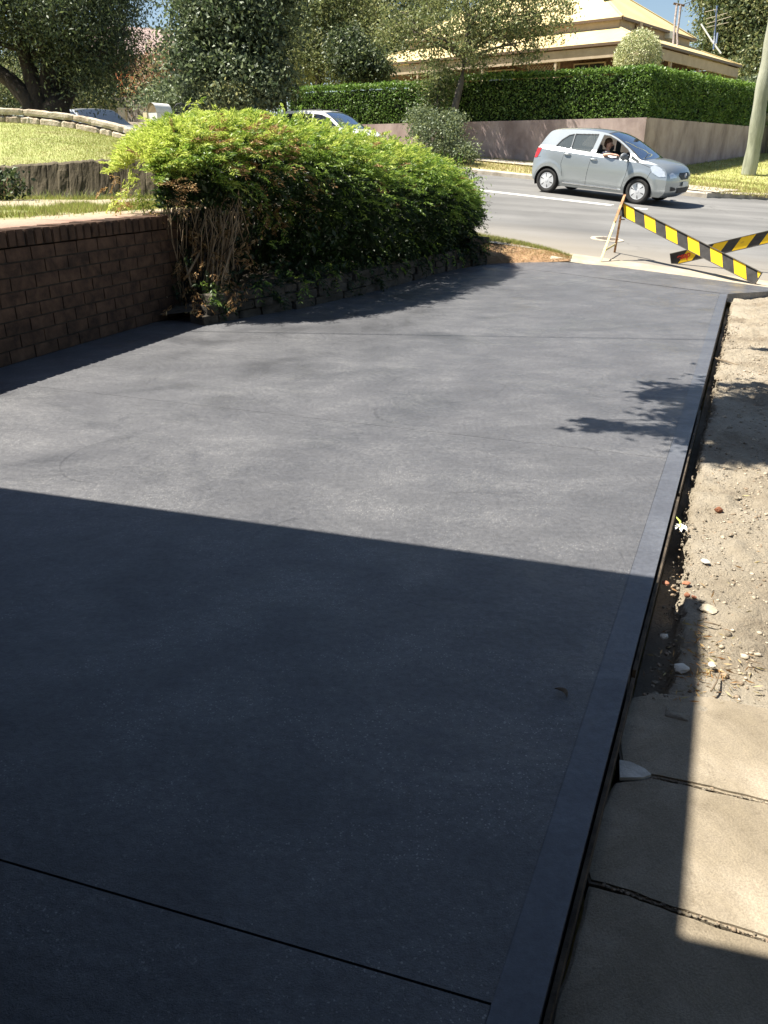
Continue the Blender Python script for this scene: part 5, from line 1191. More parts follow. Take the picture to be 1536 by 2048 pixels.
# service bracket with conduits on the verandah fascia
M['conduit'] = surf('conduit', (.16, .12, .10), (.40, .36, .34), 10, .6, .2)
def inv(p):   # world -> house local
    d = np.array([p[0]-K[0], p[1]-K[1]]); return Vector((float(d@dR), float(d@dL), float(p[2]-2.62)))
Dm = 39.5
mb = MB(); mb.tube([inv(At(1346, 96, Dm)), inv(At(1350, 40, Dm)), inv(At(1354, 9, Dm))], .055, 8); mb.tube([inv(At(1352, 100, Dm)), inv(At(1355, 88, Dm)), inv(At(1354, 66, Dm)), inv(At(1358, 40, Dm)), inv(At(1361, 9, Dm))], .05, 8); mb.tube([inv(At(1355, 70, Dm)), inv(At(1359, 40, Dm)), inv(At(1363, 11, Dm))], .03, 8); mb.build('service_conduits', M['conduit'], house)
mb = MB(); mb.tube([inv(At(1347, 7, Dm)), inv(At(1369, 11.5, Dm))], .05, 6); mb.tube([inv(At(1335, 95, Dm)), inv(At(1358, 98, Dm))], .05, 6); mb.build('service_bracket', M['gutter_brown'], house)
mb = MB()
a = At(1367, 9, Dm); b = At(1400, -14, 33); c = At(1700, -230, 27.0); mb.tube([a, a+(c-a)*.3-np.array([0, 0, .5]), a+(c-a)*.6-np.array([0, 0, .5]), c], .016, 5)
tag(mb.build('service_wire', M['black_trim']), 'black service wire running from the house bracket up towards the street pole', 'wire')
# TV antenna
Da = 49.0; an = empty('tv_antenna', At(1427, 94, Da), 0, 'tall thin tv antenna with cross rods beyond the right end of the roof', 'antenna'); an0 = At(1427, 94, Da)
mb = MB(); mb.tube([At(1427, 100, Da)-an0, At(1430, 60, Da)-an0, At(1434, 12, Da)-an0], .05, 6); mb.tube([At(1432, 88, Da)-an0, At(1435, 66, Da)-an0], .05, 6); mb.build('mast', M['chrome'], an)
mb = MB()
for (x0, y0_, x1, y1_) in ((1413, 55, 1457, 45), (1413, 48, 1462, 33), (1410, 24, 1436, 18), (1412, 38, 1455, 26)): mb.tube([At(x0, y0_, Da)-an0, At(x1, y1_, Da)-an0], .02, 4)
mb.build('rods', M['concrete'], an)
mb = MB(); mb.tube([At(1402, 48, Da)-an0, At(1425, 84, Da)-an0, At(1442, 107, Da)-an0], .05, 5); mb.build('stay_pipe', plain('white_pipe', (.7, .7, .68), .5), an)

# ---- left background: paling fence, post, low wall, neighbouring house
M['paling'] = surf('paling', (.16, .14, .12), (.28, .25, .215), 3, .9, .6, 30, c3=(.36, .33, .29), stretch=(3, 3, .3), bdist=.01)
def ground_far(p): return float(zroad(p[0], p[1]))+.1
fa = At(120, 215, 36); fb = At(318, 226, 34); fe = empty('paling_fence', fa, 0, 'grey timber paling fence behind the pale sedan', 'fence'); mb = MB(); r = random.Random(9); d = fb-fa; Lf = np.linalg.norm(d[:2]); u = np.array([d[0]/Lf, d[1]/Lf, 0]); Rz = Matrix.Rotation(math.atan2(u[1], u[0]), 3, 'Z'); k = 0
while k*.105 < Lf:
    s = k*.105; h = 1.75+r.uniform(-.03, .03); zt = .55-.0*s; mb.box((u[0]*s, u[1]*s+r.uniform(-.008, .008), zt-h/2+(d[2])*s/Lf), (.10, .018, h), Rz); k += 1
mb.build('palings', M['paling'], fe); mb = MB()
for dz in (-.9, .1): mb.bar((0, .05, dz), (d[0], d[1]+.05, dz+d[2]), .05, .08)
mb.build('rails', M['paling'], fe)
pp = At(245, 226, 31); po = MB(); po.box((0, 0, -.5), (.27, .27, 1.25)); po.box((0, 0, .14), (.31, .31, .05)); o = po.build('gate_post', M['concrete'], None); o.location = tuple(pp); tag(o, 'square grey masonry post between the pale sedan and the mailbox', 'post')
la, lb = At(246, 246, 30), At(420, 262, 28); mb = MB(); mb.bar((0, 0, -.35), Vector(tuple(lb-la))+Vector((0, 0, -.35)), .3, .8); o = mb.build('low_wall', M['sandstone']); o.location = tuple(la); tag(o, 'low tan stone wall between the sedan and the mailbox', 'wall')
# dark garden chairs beyond the mailbox
for (px, lab) in ((361, 'left one of two black metal chair backs beyond the mailbox'), (388, 'right one of two black metal chair backs beyond the mailbox')):
    c = At(px, 222, 20); ch = empty('garden_chair', c, .3, lab, 'chair', 'black chairs beyond the mailbox'); w = .145
    mb = MB(); mb.tube([(-w, 0, -.8), (-w, 0, .0), (-w*.9, 0, .09), (-w*.5, 0, .15), (0, 0, .165), (w*.5, 0, .15), (w*.9, 0, .09), (w, 0, 0), (w, 0, -.8)], .016, 6); mb.tube([(-w, 0, -.04), (w, 0, -.04)], .012, 6)
    for x in (-.07, 0, .07): mb.tube([(x, 0, -.04), (x, 0, .14)], .007, 5)
    mb.build('backrest', M['chrome' if False else 'black_trim'], ch); mb = MB(); mb.box((0, -.2, -.38), (.32, .34, .03)); mb.build('seat', M['black_trim'], ch, bevel=.01); mb = MB(); mb.tube([(-w, -.36, -.8), (-w, -.36, -.38)], .014, 6); mb.tube([(w, -.36, -.8), (w, -.36, -.38)], .014, 6); mb.build('front_legs', M['black_trim'], ch)
# neighbouring house
M['roof_pink'] = surf('roof_pink', (.26, .19, .17), (.38, .29, .26), 3, .85, .4, 20, stretch=(1, 1, 4)); M['orange_wall'] = surf('orange_wall', (.46, .15, .07), (.60, .24, .12), 5, .85, .3)
nh = At(300, 150, 46); e = empty('neighbour_house', nh, .45, 'brick house with pinkish roof and chimney half hidden among the trees on the left', 'house')
mb = MB(); mb.box((0, 3, -1.6), (9, 7, 5)); mb.build('walls', M['house_brick'], e)
mb = MB(); mb.add([(-5, -1, .9), (5, -1, .9), (5, 7, .9), (-5, 7, .9), (-2.6, 3, 2.75), (1.2, 3, 2.75)], [(0, 1, 5, 4), (1, 2, 5), (2, 3, 4, 5), (3, 0, 4)]); mb.build('roof', M['roof_pink'], e)
cq = At(333, 78, 48)-nh; Ri = Matrix.Rotation(-.45, 3, 'Z'); cq = Ri @ Vector(tuple(cq)); mb = MB(); mb.box((cq.x, cq.y, cq.z-.8), (.65, .65, 2.2)); mb.build('chimney', M['orange_wall'], e, bevel=.02); mb = MB(); mb.box((cq.x, cq.y, cq.z+.35), (.8, .8, .15)); mb.build('chimney_cap', M['concrete'], e)
q = Ri @ Vector(tuple(At(264, 190, 44)-nh)); mb = MB(); mb.box((q.x, q.y, q.z), (.42, .5, 2.0)); mb.box((q.x-.55, q.y, q.z+.3), (.3, .5, 1.6)); mb.build('verandah_pier', M['orange_wall'], e)

# ---- mailbox
M['mail_cream'] = surf('mail_cream', (.60, .52, .34), (.72, .64, .45), 8, .6, .2); M['mail_white'] = surf('mail_white', (.72, .70, .64), (.82, .80, .75), 8, .55, .15); M['mail_grey'] = surf('mail_grey', (.45, .44, .40), (.55, .54, .50), 8, .6, .2); M['mail_tube'] = surf('mail_tube', (.16, .12, .07), (.28, .22, .13), 12, .7, .3)
mc = At(318, 232, 12.6); ml = empty('mailbox', (mc[0], mc[1], mc[2]-.97), math.radians(62), 'cream and white mailbox with a rounded paper holder on top, left of the bush', 'mailbox')
# local x: length (away to the right), y: across the front
W_ = .16; Lh = .30; bz = .82; hz = .19
mb = MB(); mb.box((0, 0, bz+hz/2), (Lh, W_*1.25, hz)); mb.build('letter_box', M['mail_white'], ml, bevel=.004)
for (x, y) in ((-Lh/2-.0, W_*.95), (-Lh/2+.0, W_*.72)):
    mb = MB(); mb.box((x, y, bz/2+hz*.5+.005), (.035, .045, bz+hz)); mb.build('post', M['mail_cream'], ml, bevel=.003)
mb = MB(); mb.box((Lh*.35, 0, bz/2), (.04, .04, bz)); mb.build('post', M['mail_cream'], ml)
mb = MB(); P = []
for t in np.linspace(0, math.pi, 17): P.append([(-Lh/2-.01, W_*.60*math.cos(t), bz+hz+.005+W_*.85*math.sin(t)), (Lh/2+.06, W_*.60*math.cos(t), bz+hz+.005+W_*.85*math.sin(t))])
mb.grid(np.array(P)); mb.build('paper_holder', M['mail_white'], ml, True)
mb = MB(); mb.add([(-Lh/2, W_*.58*math.cos(t), bz+hz+.006+W_*.83*math.sin(t)) for t in np.linspace(0, math.pi, 17)], [tuple(range(17))]); mb.build('holder_end', M['mail_tube'], ml)  # dark sheet across the open end, standing in for its shaded inside
mb = MB(); mb.box((.02, -.0, bz-.10), (.22, .16, .05)); mb.build('shelf', M['black_trim'], ml)
# ================================================================== vegetation
def pxr(D, px): return px*D/F
def blobs_px(lst):
    """(px, py, D, rx_px, rz_px[, depth m]) -> world blobs"""
    out = []
    for b in lst:
        px, py, D, rx, rz = b[:5]; dep = b[5] if len(b) > 5 else pxr(D, rx)
        out.append((At(px, py, D), (pxr(D, rx), dep, pxr(D, rz)*1.02)))
    return out
def tree(name, base, blobs, r0, bark, leafm, seed, label, group=None, trunk=None, cat='tree', **kw):
    b = np.array(base, float); root = empty(name, b, 0, label, cat, group); rng = np.random.default_rng(seed)
    bl = [(c-b, r) for c, r in blobs]; mb = MB()
    tk = trunk if trunk is not None else [np.zeros(3), np.array([.05, 0, 1.0]), np.array([0, .05, 2.0])]
    n = len(tk); mb.tube([t-(0, 0, .2) if i == 0 else t for i, t in enumerate(tk)], [r0*(1.25 if i == 0 else 1-.4*i/n) for i in range(n)], 12)
    mb.build('trunk', bark, root, True); mb = MB(); limbs(mb, tk[-1], bl, r0*.5, rng); mb.build('branches', bark, root, True)
    crown('crown', root, bl, leafm, seed, **kw); return root

# big dark tree on the left
b0 = At(100, 240, 14.3); b0[2] -= .5
T = lambda px, py, D=14.2: At(px, py, D)-b0
root = empty('dark_spreading_tree', b0, 0, 'big dark tree with several leaning trunks behind the sandstone edging, top left', 'tree'); rng = np.random.default_rng(1)
mb = MB()
mb.tube([T(88, 260), T(86, 225), T(68, 170), T(50, 110), T(40, 40)], [.26, .2, .15, .12, .08], 10)
mb.tube([T(80, 260), T(62, 205), T(20, 160), T(-40, 120), T(-110, 70)], [.24, .17, .14, .12, .08], 10)
mb.tube([T(112, 265), T(112, 215), T(118, 160), T(135, 90), T(150, 0)], [.30, .24, .18, .14, .08], 10)
mb.tube([T(98, 262), T(97, 220), T(92, 160), T(95, 80), T(90, 0)], [.2, .13, .11, .1, .07], 10)
mb.tube([T(122, 262), T(124, 210), T(150, 160), T(200, 110), T(250, 60)], [.22, .14, .1, .08, .05], 10)
mb.build('trunk', M['bark_dark'], root, True)
bl = blobs_px([(60, 0, 14.2, 130, 75, 1.6), (180, 50, 14.0, 75, 80, 1.4), (222, 105, 13.8, 28, 45, .7), (185, 150, 14.0, 50, 38, .8), (130, 30, 13.2, 90, 50, .8), (10, 25, 13.6, 70, 50, 1.0), (-80, 30, 14, 110, 80, 1.5), (222, 0, 14.2, 44, 48, 1.2), (130, -90, 14, 170, 80, 1.8), (-60, -120, 14, 160, 90, 1.8), (30, -190, 14.5, 260, 90, 2.2), (150, 115, 14.6, 70, 45, .8)])
bl = [(c-b0, r) for c, r in bl]; crown('crown', root, bl, [M['leaf_dark'], M['leaf_dark'], M['leaf_mid']], 2, clumps=1000, per=120, leaf=.062, spread=.24, aspect=.36, droop=.5)
mb = MB(); limbs(mb, T(110, 120), bl[:8], .07, rng); mb.build('branches', M['bark_dark'], root)

# far-side trees, left to right
def simple_tree(name, base_px, D, blist, mats, seed, label, r0=.2, bark='bark', **kw):
    b = At(base_px[0], base_px[1], D); b[2] = float(zroad(b[0], b[1]))+.1; hb = blobs_px(blist); low = min(c[2]-r[2] for c, r in hb)
    th = max(.8, low-b[2]+.5); return tree(name, b, hb, r0, M[bark], mats, seed, label, trunk=[np.zeros(3), np.array([.04, .03, th*.5]), np.array([-.03, 0, th])], **kw)
simple_tree('evergreen_tree', (430, 235), 27, [(436, 60, 26, 66, 75, 1.6), (500, 90, 26, 70, 90, 1.5), (400, 140, 25.5, 50, 50, 1.0), (470, 160, 25.5, 85, 50, 1.2), (396, 70, 25.5, 38, 60, 1.0), (440, -40, 26, 110, 70, 1.8), (540, 20, 26.5, 55, 70, 1.2)], [M['leaf_mid'], M['leaf_dark'], M['leaf_mid'], M['leaf_grey']], 11, 'tall dense grey green evergreen tree right of the red-roofed house', .28, clumps=620, per=75, leaf=.14, spread=.36, aspect=.5)
simple_tree('olive_tree', (640, 235), 35, [(620, 60, 35, 60, 60, 1.6), (660, 40, 35, 75, 70, 1.8), (590, 110, 34.5, 60, 45, 1.5), (650, 130, 34.5, 70, 40, 1.5), (700, 90, 35, 50, 60, 1.4), (720, 40, 35.5, 40, 60, 1.4), (640, -30, 35, 90, 60, 1.8)], [M['leaf_olive'], M['leaf_pale'], M['leaf_pale']], 12, 'pale olive coloured tree between the dark evergreen and the street tree', .2, clumps=520, per=70, leaf=.13, spread=.34, aspect=.45)
simple_tree('pale_shrub_tree', (570, 215), 27, [(535, 165, 26.5, 40, 36, 1.0), (510, 185, 26, 36, 28, .8), (470, 195, 25, 40, 20, .7)], [M['leaf_grey'], M['leaf_olive']], 13, 'low greyish leafy tree behind the white wagon, left of the hedge end', .1, clumps=260, per=60, leaf=.11, spread=.25)
simple_tree('dark_shrub', (735, 160), 33, [(725, 130, 32.5, 42, 32, .9), (700, 105, 33, 40, 40, 1.0), (760, 140, 32.5, 22, 22, .6)], [M['leaf_dark'], M['leaf_mid']], 14, 'dark glossy shrub above the left half of the hedge, at the verandah end', .1, clumps=200, per=60, leaf=.13, spread=.28)
simple_tree('autumn_tree', (300, 205), 34, [(302, 130, 33, 30, 30, .9), (315, 160, 32.5, 36, 38, .9), (285, 175, 33, 22, 26, .7), (335, 125, 33, 22, 30, .7)], [M['leaf_rust'], M['leaf_rust'], M['leaf_olive']], 15, 'thin reddish brown tree in front of the neighbouring house roof', .07, clumps=110, per=32, leaf=.12, spread=.35)
simple_tree('green_understorey', (350, 215), 29, [(335, 190, 28, 36, 26, .8), (400, 195, 27, 50, 30, .8), (300, 200, 29.5, 20, 14, .5)], [M['leaf_mid'], M['leaf_grey']], 16, 'mixed green shrub behind the mailbox and the black chairs', .08, clumps=150, per=45, leaf=.11, spread=.3)
simple_tree('gum_tree', (1470, 200), 55, [(1490, 60, 54, 75, 75, 2.2), (1540, 30, 53, 90, 90, 2.5), (1455, 40, 54, 45, 50, 1.5), (1520, 130, 52, 55, 50, 1.6), (1560, 160, 52, 60, 60, 1.6), (1500, -40, 54, 110, 60, 2.5), (1440, 95, 54, 28, 30, 1.0)], [M['leaf_mid'], M['leaf_olive'], M['leaf_mid']], 17, 'large green tree beyond the right end of the cream-roofed house', .3, clumps=760, per=80, leaf=.22, spread=.55, aspect=.5)
simple_tree('garden_shrub', (1495, 200), 46, [(1500, 180, 45, 26, 26, .9), (1525, 200, 44, 26, 30, .9)], [M['leaf_grey'], M['leaf_mid']], 18, 'loose pale green shrub between the verandah end and the utility pole', .06, clumps=80, per=60, leaf=.16, spread=.3)
simple_tree('left_bush', (5, 200), 24, [(5, 185, 23, 32, 34, .8), (20, 140, 26, 30, 25, .8), (-25, 160, 23, 40, 40, 1)], [M['leaf_mid'], M['leaf_olive']], 19, 'sunlit green bush at the far left behind the dark tree trunks', .07, clumps=90, per=60, leaf=.1, spread=.26)
simple_tree('pale_background_tree', (150, 190), 33, [(150, 170, 32, 60, 40, 1.0), (70, 180, 33, 60, 40, 1.0), (210, 190, 31.5, 30, 24, .8), (100, 120, 34, 90, 60, 1.2)], [M['leaf_mid'], M['leaf_olive'], M['leaf_dark']], 20, 'shadowy tree seen between the dark trunks above the paling fence', .12, clumps=220, per=60, leaf=.14, spread=.35)
# tall tree mass far behind so the skyline closes between trees
for i, (px, py, D, rx, rz, lab) in enumerate(((600, 20, 60, 150, 110, 'tall hazy tree crown far behind the olive tree'), (800, 30, 60, 120, 90, 'tall tree far behind the left end of the cream roof'))):
    simple_tree('distant_tree', (px, 200), D, [(px, py, D, rx*.6, rz*.8, 3), (px-rx*.5, py+30, D, rx*.45, rz*.6, 3), (px+rx*.5, py+25, D, rx*.45, rz*.6, 3), (px, py+70, D, rx*.8, rz*.6, 3)], [M['leaf_mid'], M['leaf_dark']], 30+i, lab, .4, clumps=260, per=60, leaf=.32, spread=.8)

# street tree in front of the hedge
sb_ = At(908, 262, 27.0); sb_[2] = float(zverge(sb_[0], sb_[1])); q = lambda a, b, D=27.0: At(a, b, D)-sb_
bl = blobs_px([(880, 40, 26.8, 75, 45, 1.2), (820, 60, 26.8, 55, 40, 1.0), (780, 40, 27, 34, 34, .8), (940, 30, 26.5, 60, 45, 1.1), (1010, 20, 26.8, 70, 40, 1.2), (1090, 30, 26.8, 48, 42, 1.0), (900, 100, 26.5, 48, 45, .9), (860, 140, 26.5, 22, 30, .5), (1000, 70, 26.8, 50, 36, .9), (1060, 80, 27, 30, 32, .6), (950, 110, 27, 34, 30, .7), (900, -60, 27, 140, 60, 1.8), (1040, -50, 27, 100, 50, 1.5), (1120, 20, 26.6, 18, 28, .5), (1050, 115, 27, 16, 24, .4)])
root = empty('street_tree', sb_, 0, 'olive green street tree, thin leaning trunk, on the verge in front of the hedge', 'tree'); rng = np.random.default_rng(5)
mb = MB(); mb.tube([q(905, 330), q(904, 262), q(910, 215), q(922, 165), q(930, 120), q(936, 60), q(934, 0), q(925, -60)], [.17, .14, .12, .11, .10, .09, .07, .05], 12); mb.build('trunk', M['bark'], root, True)
bb = [(c-sb_, r) for c, r in bl]; mb = MB(); limbs(mb, q(930, 115), bb[:6]+bb[8:11], .07, rng); limbs(mb, q(936, 30), bb[11:], .06, rng); mb.build('branches', M['bark'], root, True)
crown('crown', root, bb, [M['leaf_olive'], M['leaf_pale'], M['leaf_pale']], 21, clumps=440, per=60, leaf=.105, spread=.27, aspect=.45, droop=.4)
# shrubs at the foot of the street tree and hedge end
simple_tree('grey_shrub', (880, 300), 25.5, [(870, 275, 25.3, 42, 38, .8), (845, 245, 25.5, 26, 26, .5), (905, 300, 25.2, 28, 24, .5), (900, 250, 25.5, 24, 30, .5), (930, 305, 25, 18, 15, .4)], [M['leaf_grey'], M['leaf_grey'], M['leaf_pale']], 22, 'grey green shrub round the foot of the street tree', .05, clumps=200, per=70, leaf=.075, spread=.16)
simple_tree('gateway_shrub', (875, 250), 28, [(862, 205, 28, 18, 26, .4), (880, 190, 28.2, 16, 44, .4), (893, 165, 28.2, 14, 30, .4)], [M['leaf_hedge'], M['leaf_olive'], M['leaf_grey']], 23, 'loose light shrub filling the gap between the two hedge sections', .04, clumps=90, per=50, leaf=.08, spread=.16)

# clipped hedges on the wall
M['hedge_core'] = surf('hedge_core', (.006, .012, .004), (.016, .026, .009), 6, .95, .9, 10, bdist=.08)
def hedge(name, segs, ztop, zbot, depth, label, seed, dens=900):
    """segs: list of (p0, d, L, side) runs; leaves over front, top and ends"""
    rng = np.random.default_rng(seed); root = empty(name, (*segs[0][0], zbot), 0, label, 'hedge', 'clipped hedges above the boundary wall'); Cs = []; Ns = []; mb = MB(); o = np.array([*segs[0][0], zbot])
    for (p0, d, L, side_) in segs:
        nr = np.array([-d[1], d[0]])*side_; i0 = p0+nr*.16; a = i0; b = i0+d*L; c = b+nr*(depth-.3); e = a+nr*(depth-.3)
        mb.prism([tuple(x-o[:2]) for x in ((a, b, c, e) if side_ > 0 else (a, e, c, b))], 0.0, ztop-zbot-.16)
        H = ztop-zbot
        n = int(dens*L*H); s = rng.random(n)*L; h = rng.random(n)*H; bulge = .10*fbm(s*1.3+seed, h*1.3, seed)+.05*fbm(s*5, h*5, seed+2)
        ins_ = np.abs(rng.normal(0, .05, n)); top_round = .12*np.clip((h-H+.25)/.25, 0, 1)**2
        P = p0[None]+d[None]*s[:, None]+nr[None]*(ins_-bulge-.0+top_round)[:, None]; Cs.append(np.column_stack([P, zbot+h])); Ns.append(np.broadcast_to(np.array([-nr[0], -nr[1], .35]), (n, 3)))
        n = int(dens*L*depth*1.3); s = rng.random(n)*L; w = rng.random(n)*depth; P = p0[None]+d[None]*s[:, None]+nr[None]*w[:, None]; zz = ztop+.10*fbm(s*1.7+seed, w*2, seed+5)+np.abs(rng.normal(0, .05, n))-.02
        Cs.append(np.column_stack([P, zz])); Ns.append(np.broadcast_to(np.array([0, 0, 1.]), (n, 3)))
        for e_ in (0, L):
            n = int(dens*depth*H); w = rng.random(n)*depth; P = p0[None]+d[None]*(e_+(rng.normal(0, .04, n)))[:, None]+nr[None]*w[:, None]; Cs.append(np.column_stack([P, zbot+rng.random(n)*H])); Ns.append(np.broadcast_to(np.array([d[0]*(1 if e_ else -1), d[1]*(1 if e_ else -1), .3]), (n, 3)))
    C = np.concatenate(Cs); Nn = np.concatenate(Ns); n = len(C); C = C-o; D = unit(rng.normal(size=(n, 3))*1.0+unit(Nn)*.4); L = .085*rng.uniform(.7, 1.4, n); V, Fq = leaves_mesh(C, D, L, L*.55, rng)
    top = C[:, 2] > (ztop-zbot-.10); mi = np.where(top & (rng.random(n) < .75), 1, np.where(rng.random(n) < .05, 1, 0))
    np_mesh('foliage', V, Fq, [M['leaf_hedge'], M['leaf_hedge_tip']], mi, root); mb.build('stems', M['hedge_core'], root); return root  # solid near-black core box, so gaps between the leaves read dark
def on_wall(px, py):   # distance along the left run for a picture column
    r = ray(px, py); t = (.469*WC[0]+.883*WC[1]+.12)/(.469*r[0]+.883*r[1]); p = np.array([r[0]*t, r[1]*t]); return float((p-WC)@dl)
hA = on_wall(893, 240); hB = on_wall(868, 240); hC = on_wall(578, 200)
o1 = WC+np.array([.469, .883])*.05
hedge('hedge', [(o1, dl, hA, -1), (o1, dr, 14.0, 1)], 4.18, WT_-.03, 1.3, 'tall clipped hedge wrapping round the street corner on the boundary wall', 41, 620)
hedge('hedge', [(o1+dl*hB, dl, hC-hB, -1)], 4.06, WT_-.03, 1.3, 'left clipped hedge section, behind the white wagon', 42, 620)
# round variegated bush
rc = At(1276, 112, 31.5); root = empty('round_bush', (rc[0], rc[1], 2.62), 0, 'round clipped cream-variegated bush rising above the hedge corner', 'bush'); rng = np.random.default_rng(7)
n = 11000; d = unit(rng.normal(size=(n, 3))); R_ = np.array([.90, .90, 1.02]); C = d*(R_*(.93+.06*rng.normal(size=(n, 1))+.05*fbm(d[:, 0:1]*4, d[:, 2:3]*4, 3))); C[:, 2] += rc[2]-2.62-.12; L = .07*rng.uniform(.7, 1.4, n); V, Fq = leaves_mesh(C, unit(rng.normal(size=(n, 3))+d*.6), L, L*.55, rng); np_mesh('foliage', V, Fq, [M['leaf_cream'], M['leaf_pale']], (rng.random(n) < .12).astype(int), root)
mb = MB(); mb.tube([(0, 0, 0), (0, 0, 1.0), (0, 0, rc[2]-2.62)], [.08, .07, .05], 8)
for k in range(14): e = unit(rng.normal(size=3))*.75; mb.tube([(0, 0, rc[2]-2.9), (e[0], e[1], rc[2]-2.62-.1+e[2])], [.03, .01], 5)
mb.build('stems', M['bark'], root)

# ------------------------------------------------------------------ the long nandina bush
nb = np.array([-.9, 9.5, 0.2]); root = empty('nandina_bush', nb, 0, 'long bright green feathery bush spilling over the stone edge beside the driveway', 'bush'); rng = np.random.default_rng(77)
# spine of the bush: position, top height, half width across, low edge of leaves in front
SPN = np.array([  # x, y, ztop, half width, front low z
    (-2.25, 7.85, 1.38, .36, 1.02), (-2.0, 8.1, 1.58, .62, .98), (-1.6, 8.65, 1.70, .82, .92), (-1.15, 9.35, 1.68, .95, .62), (-.70, 10.0, 1.60, .98, .38), (-.22, 10.8, 1.53, .98, .28), (.18, 11.5, 1.43, .92, .26), (.58, 12.2, 1.26, .72, .28), (.90, 12.6, 1.02, .45, .34)])
def spn(t): t = np.clip(t, 0, 7.999); i = np.floor(t).astype(int); f = (t-i)[..., None]; return SPN[i]*(1-f)+SPN[i+1]*f
tang = unit(np.gradient(SPN[:, :2], axis=0)); 
def tg(t): t = np.clip(t, 0, 7.999); i = np.floor(t).astype(int); f = (t-i)[..., None]; return unit(tang[i]*(1-f)+tang[i+1]*f)
def frond(base, d, Ls, k, rng, leafL):
    """compound frond: leaflets in pairs along a drooping rachis with short side stalks"""
    n = len(base); up = np.array([0, 0, 1.0]); s = unit(np.cross(d, up)+1e-4); out_c = []; out_d = []; out_l = []
    for j in range(k):
        f = (j+1)/k; pos = base+d*(Ls*f)[:, None]-np.array([0, 0, 1])*(Ls*.35*f*f)[:, None]
        tan_ = unit(d-np.array([0, 0, .7])*f)
        w = (1-.65*f)*(Ls*.42)
        for sg in (-1, 1):
            for m in range(3):
                g = (m+.6)/3; sp_ = pos+s*(sg*w*g)[:, None]+tan_*(w*g*.55)[:, None]-np.array([0, 0, .25])*(w*g*g)[:, None]
                a = unit(tan_*.8+s*sg*(.45+.4*rng.random((n, 1)))+rng.normal(size=(n, 3))*.28); out_c.append(sp_+rng.normal(size=(n, 3))*.006); out_d.append(a); out_l.append(leafL*rng.uniform(.7, 1.3, n))
    return np.concatenate(out_c), np.concatenate(out_d), np.concatenate(out_l)
def shell(n, th0, th1, t0, t1, rad, jit):
    """points on the bush surface; theta 0 = driveway side horizontal, 90 = top, 180 = back"""
    t = t0+(t1-t0)*rng.random(n); th = np.radians(th0+(th1-th0)*rng.random(n)); S_ = spn(t); T_ = tg(t); nr = np.column_stack([T_[:, 1], -T_[:, 0]]); zc = (S_[:, 2]+S_[:, 4])/2-.05; hb = S_[:, 2]-zc
    r = rad+jit*rng.normal(size=n); lump = 1+.16*fbm(t*2.2, th*1.6, 12)+.10*fbm(t*7, th*5, 14)
    x = S_[:, 3]*np.cos(th)*r*lump*np.where(np.sin(th) < 0, .92+.42*np.sin(th), 1); z = zc+hb*np.sin(th)*r*np.where(np.sin(th) > 0, lump**.6, 1.0)
    P = np.column_stack([S_[:, 0]+nr[:, 0]*x, S_[:, 1]+nr[:, 1]*x, z]); Dn = unit(np.column_stack([nr*(np.cos(th))[:, None], np.sin(th)*.9+.15])+rng.normal(size=(n, 3))*.35); return P, Dn, t, th
sets = []
def add_fronds(n, th0, th1, t0, t1, rad, jit, mi, leafL=.043, Ls=.165, k=5, asp=.23):
    P, Dn, t, th = shell(n, th0, th1, t0, t1, rad, jit); C, D, L = frond(P-nb, Dn, Ls*rng.uniform(.7, 1.4, n), k, rng, leafL); V, Fq = leaves_mesh(C, D, L, L*asp, rng, .15)
    if callable(mi): m = np.tile(mi(t, th, n), len(C)//n)
    else: m = np.full(len(C), mi)
    sets.append((V, Fq, m))
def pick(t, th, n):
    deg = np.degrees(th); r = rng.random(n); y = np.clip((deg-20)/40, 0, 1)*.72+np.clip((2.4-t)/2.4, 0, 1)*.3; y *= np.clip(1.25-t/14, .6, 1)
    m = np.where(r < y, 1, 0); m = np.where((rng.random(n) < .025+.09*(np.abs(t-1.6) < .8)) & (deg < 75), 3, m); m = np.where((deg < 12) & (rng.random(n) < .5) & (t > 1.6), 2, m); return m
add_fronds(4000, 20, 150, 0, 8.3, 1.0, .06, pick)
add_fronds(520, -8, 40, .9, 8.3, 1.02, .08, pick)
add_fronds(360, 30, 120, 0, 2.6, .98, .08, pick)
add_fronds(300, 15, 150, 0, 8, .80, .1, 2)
add_fronds(1100, -75, 5, 2.3, 8.3, .95, .08, lambda t, th, n: np.where(rng.random(n) < .12, 0, 2), .052)  # low front sprays, mostly coloured as if in shade
# fringe hanging over the stones, mostly in the painted shade tone
n = 420; tt = rng.uniform(.9, 6, n); bp = be(tt); dd_ = unit(be(np.clip(tt+.1, 0, 6))-be(np.clip(tt-.1, 0, 6))); no = np.column_stack([dd_[:, 1], -dd_[:, 0]]); P = np.column_stack([bp+no*rng.uniform(-.15, .12, (n, 1)), rng.uniform(.14, .42, n)]); C, D, L = frond(P-nb, unit(np.column_stack([no*.6, np.full(n, -.4)])+rng.normal(size=(n, 3))*.4), .12*rng.uniform(.6, 1.4, n), 4, rng, .045); V, Fq = leaves_mesh(C, D, L, L*.26, rng, .15); sets.append((V, Fq, np.tile(rng.choice([2, 2, 2, 0], n), len(C)//n)))
add_fronds(90, -50, 10, 1.6, 2.8, .92, .10, lambda t, th, n: rng.choice([0, 2, 3], n, p=[.3, .35, .35]))
add_fronds(50, 5, 60, 1.0, 2.2, 1.05, .05, 3, .04, .16)
add_fronds(16, -20, 10, -.0, .4, 1.3, .12, 3, .03, .18)
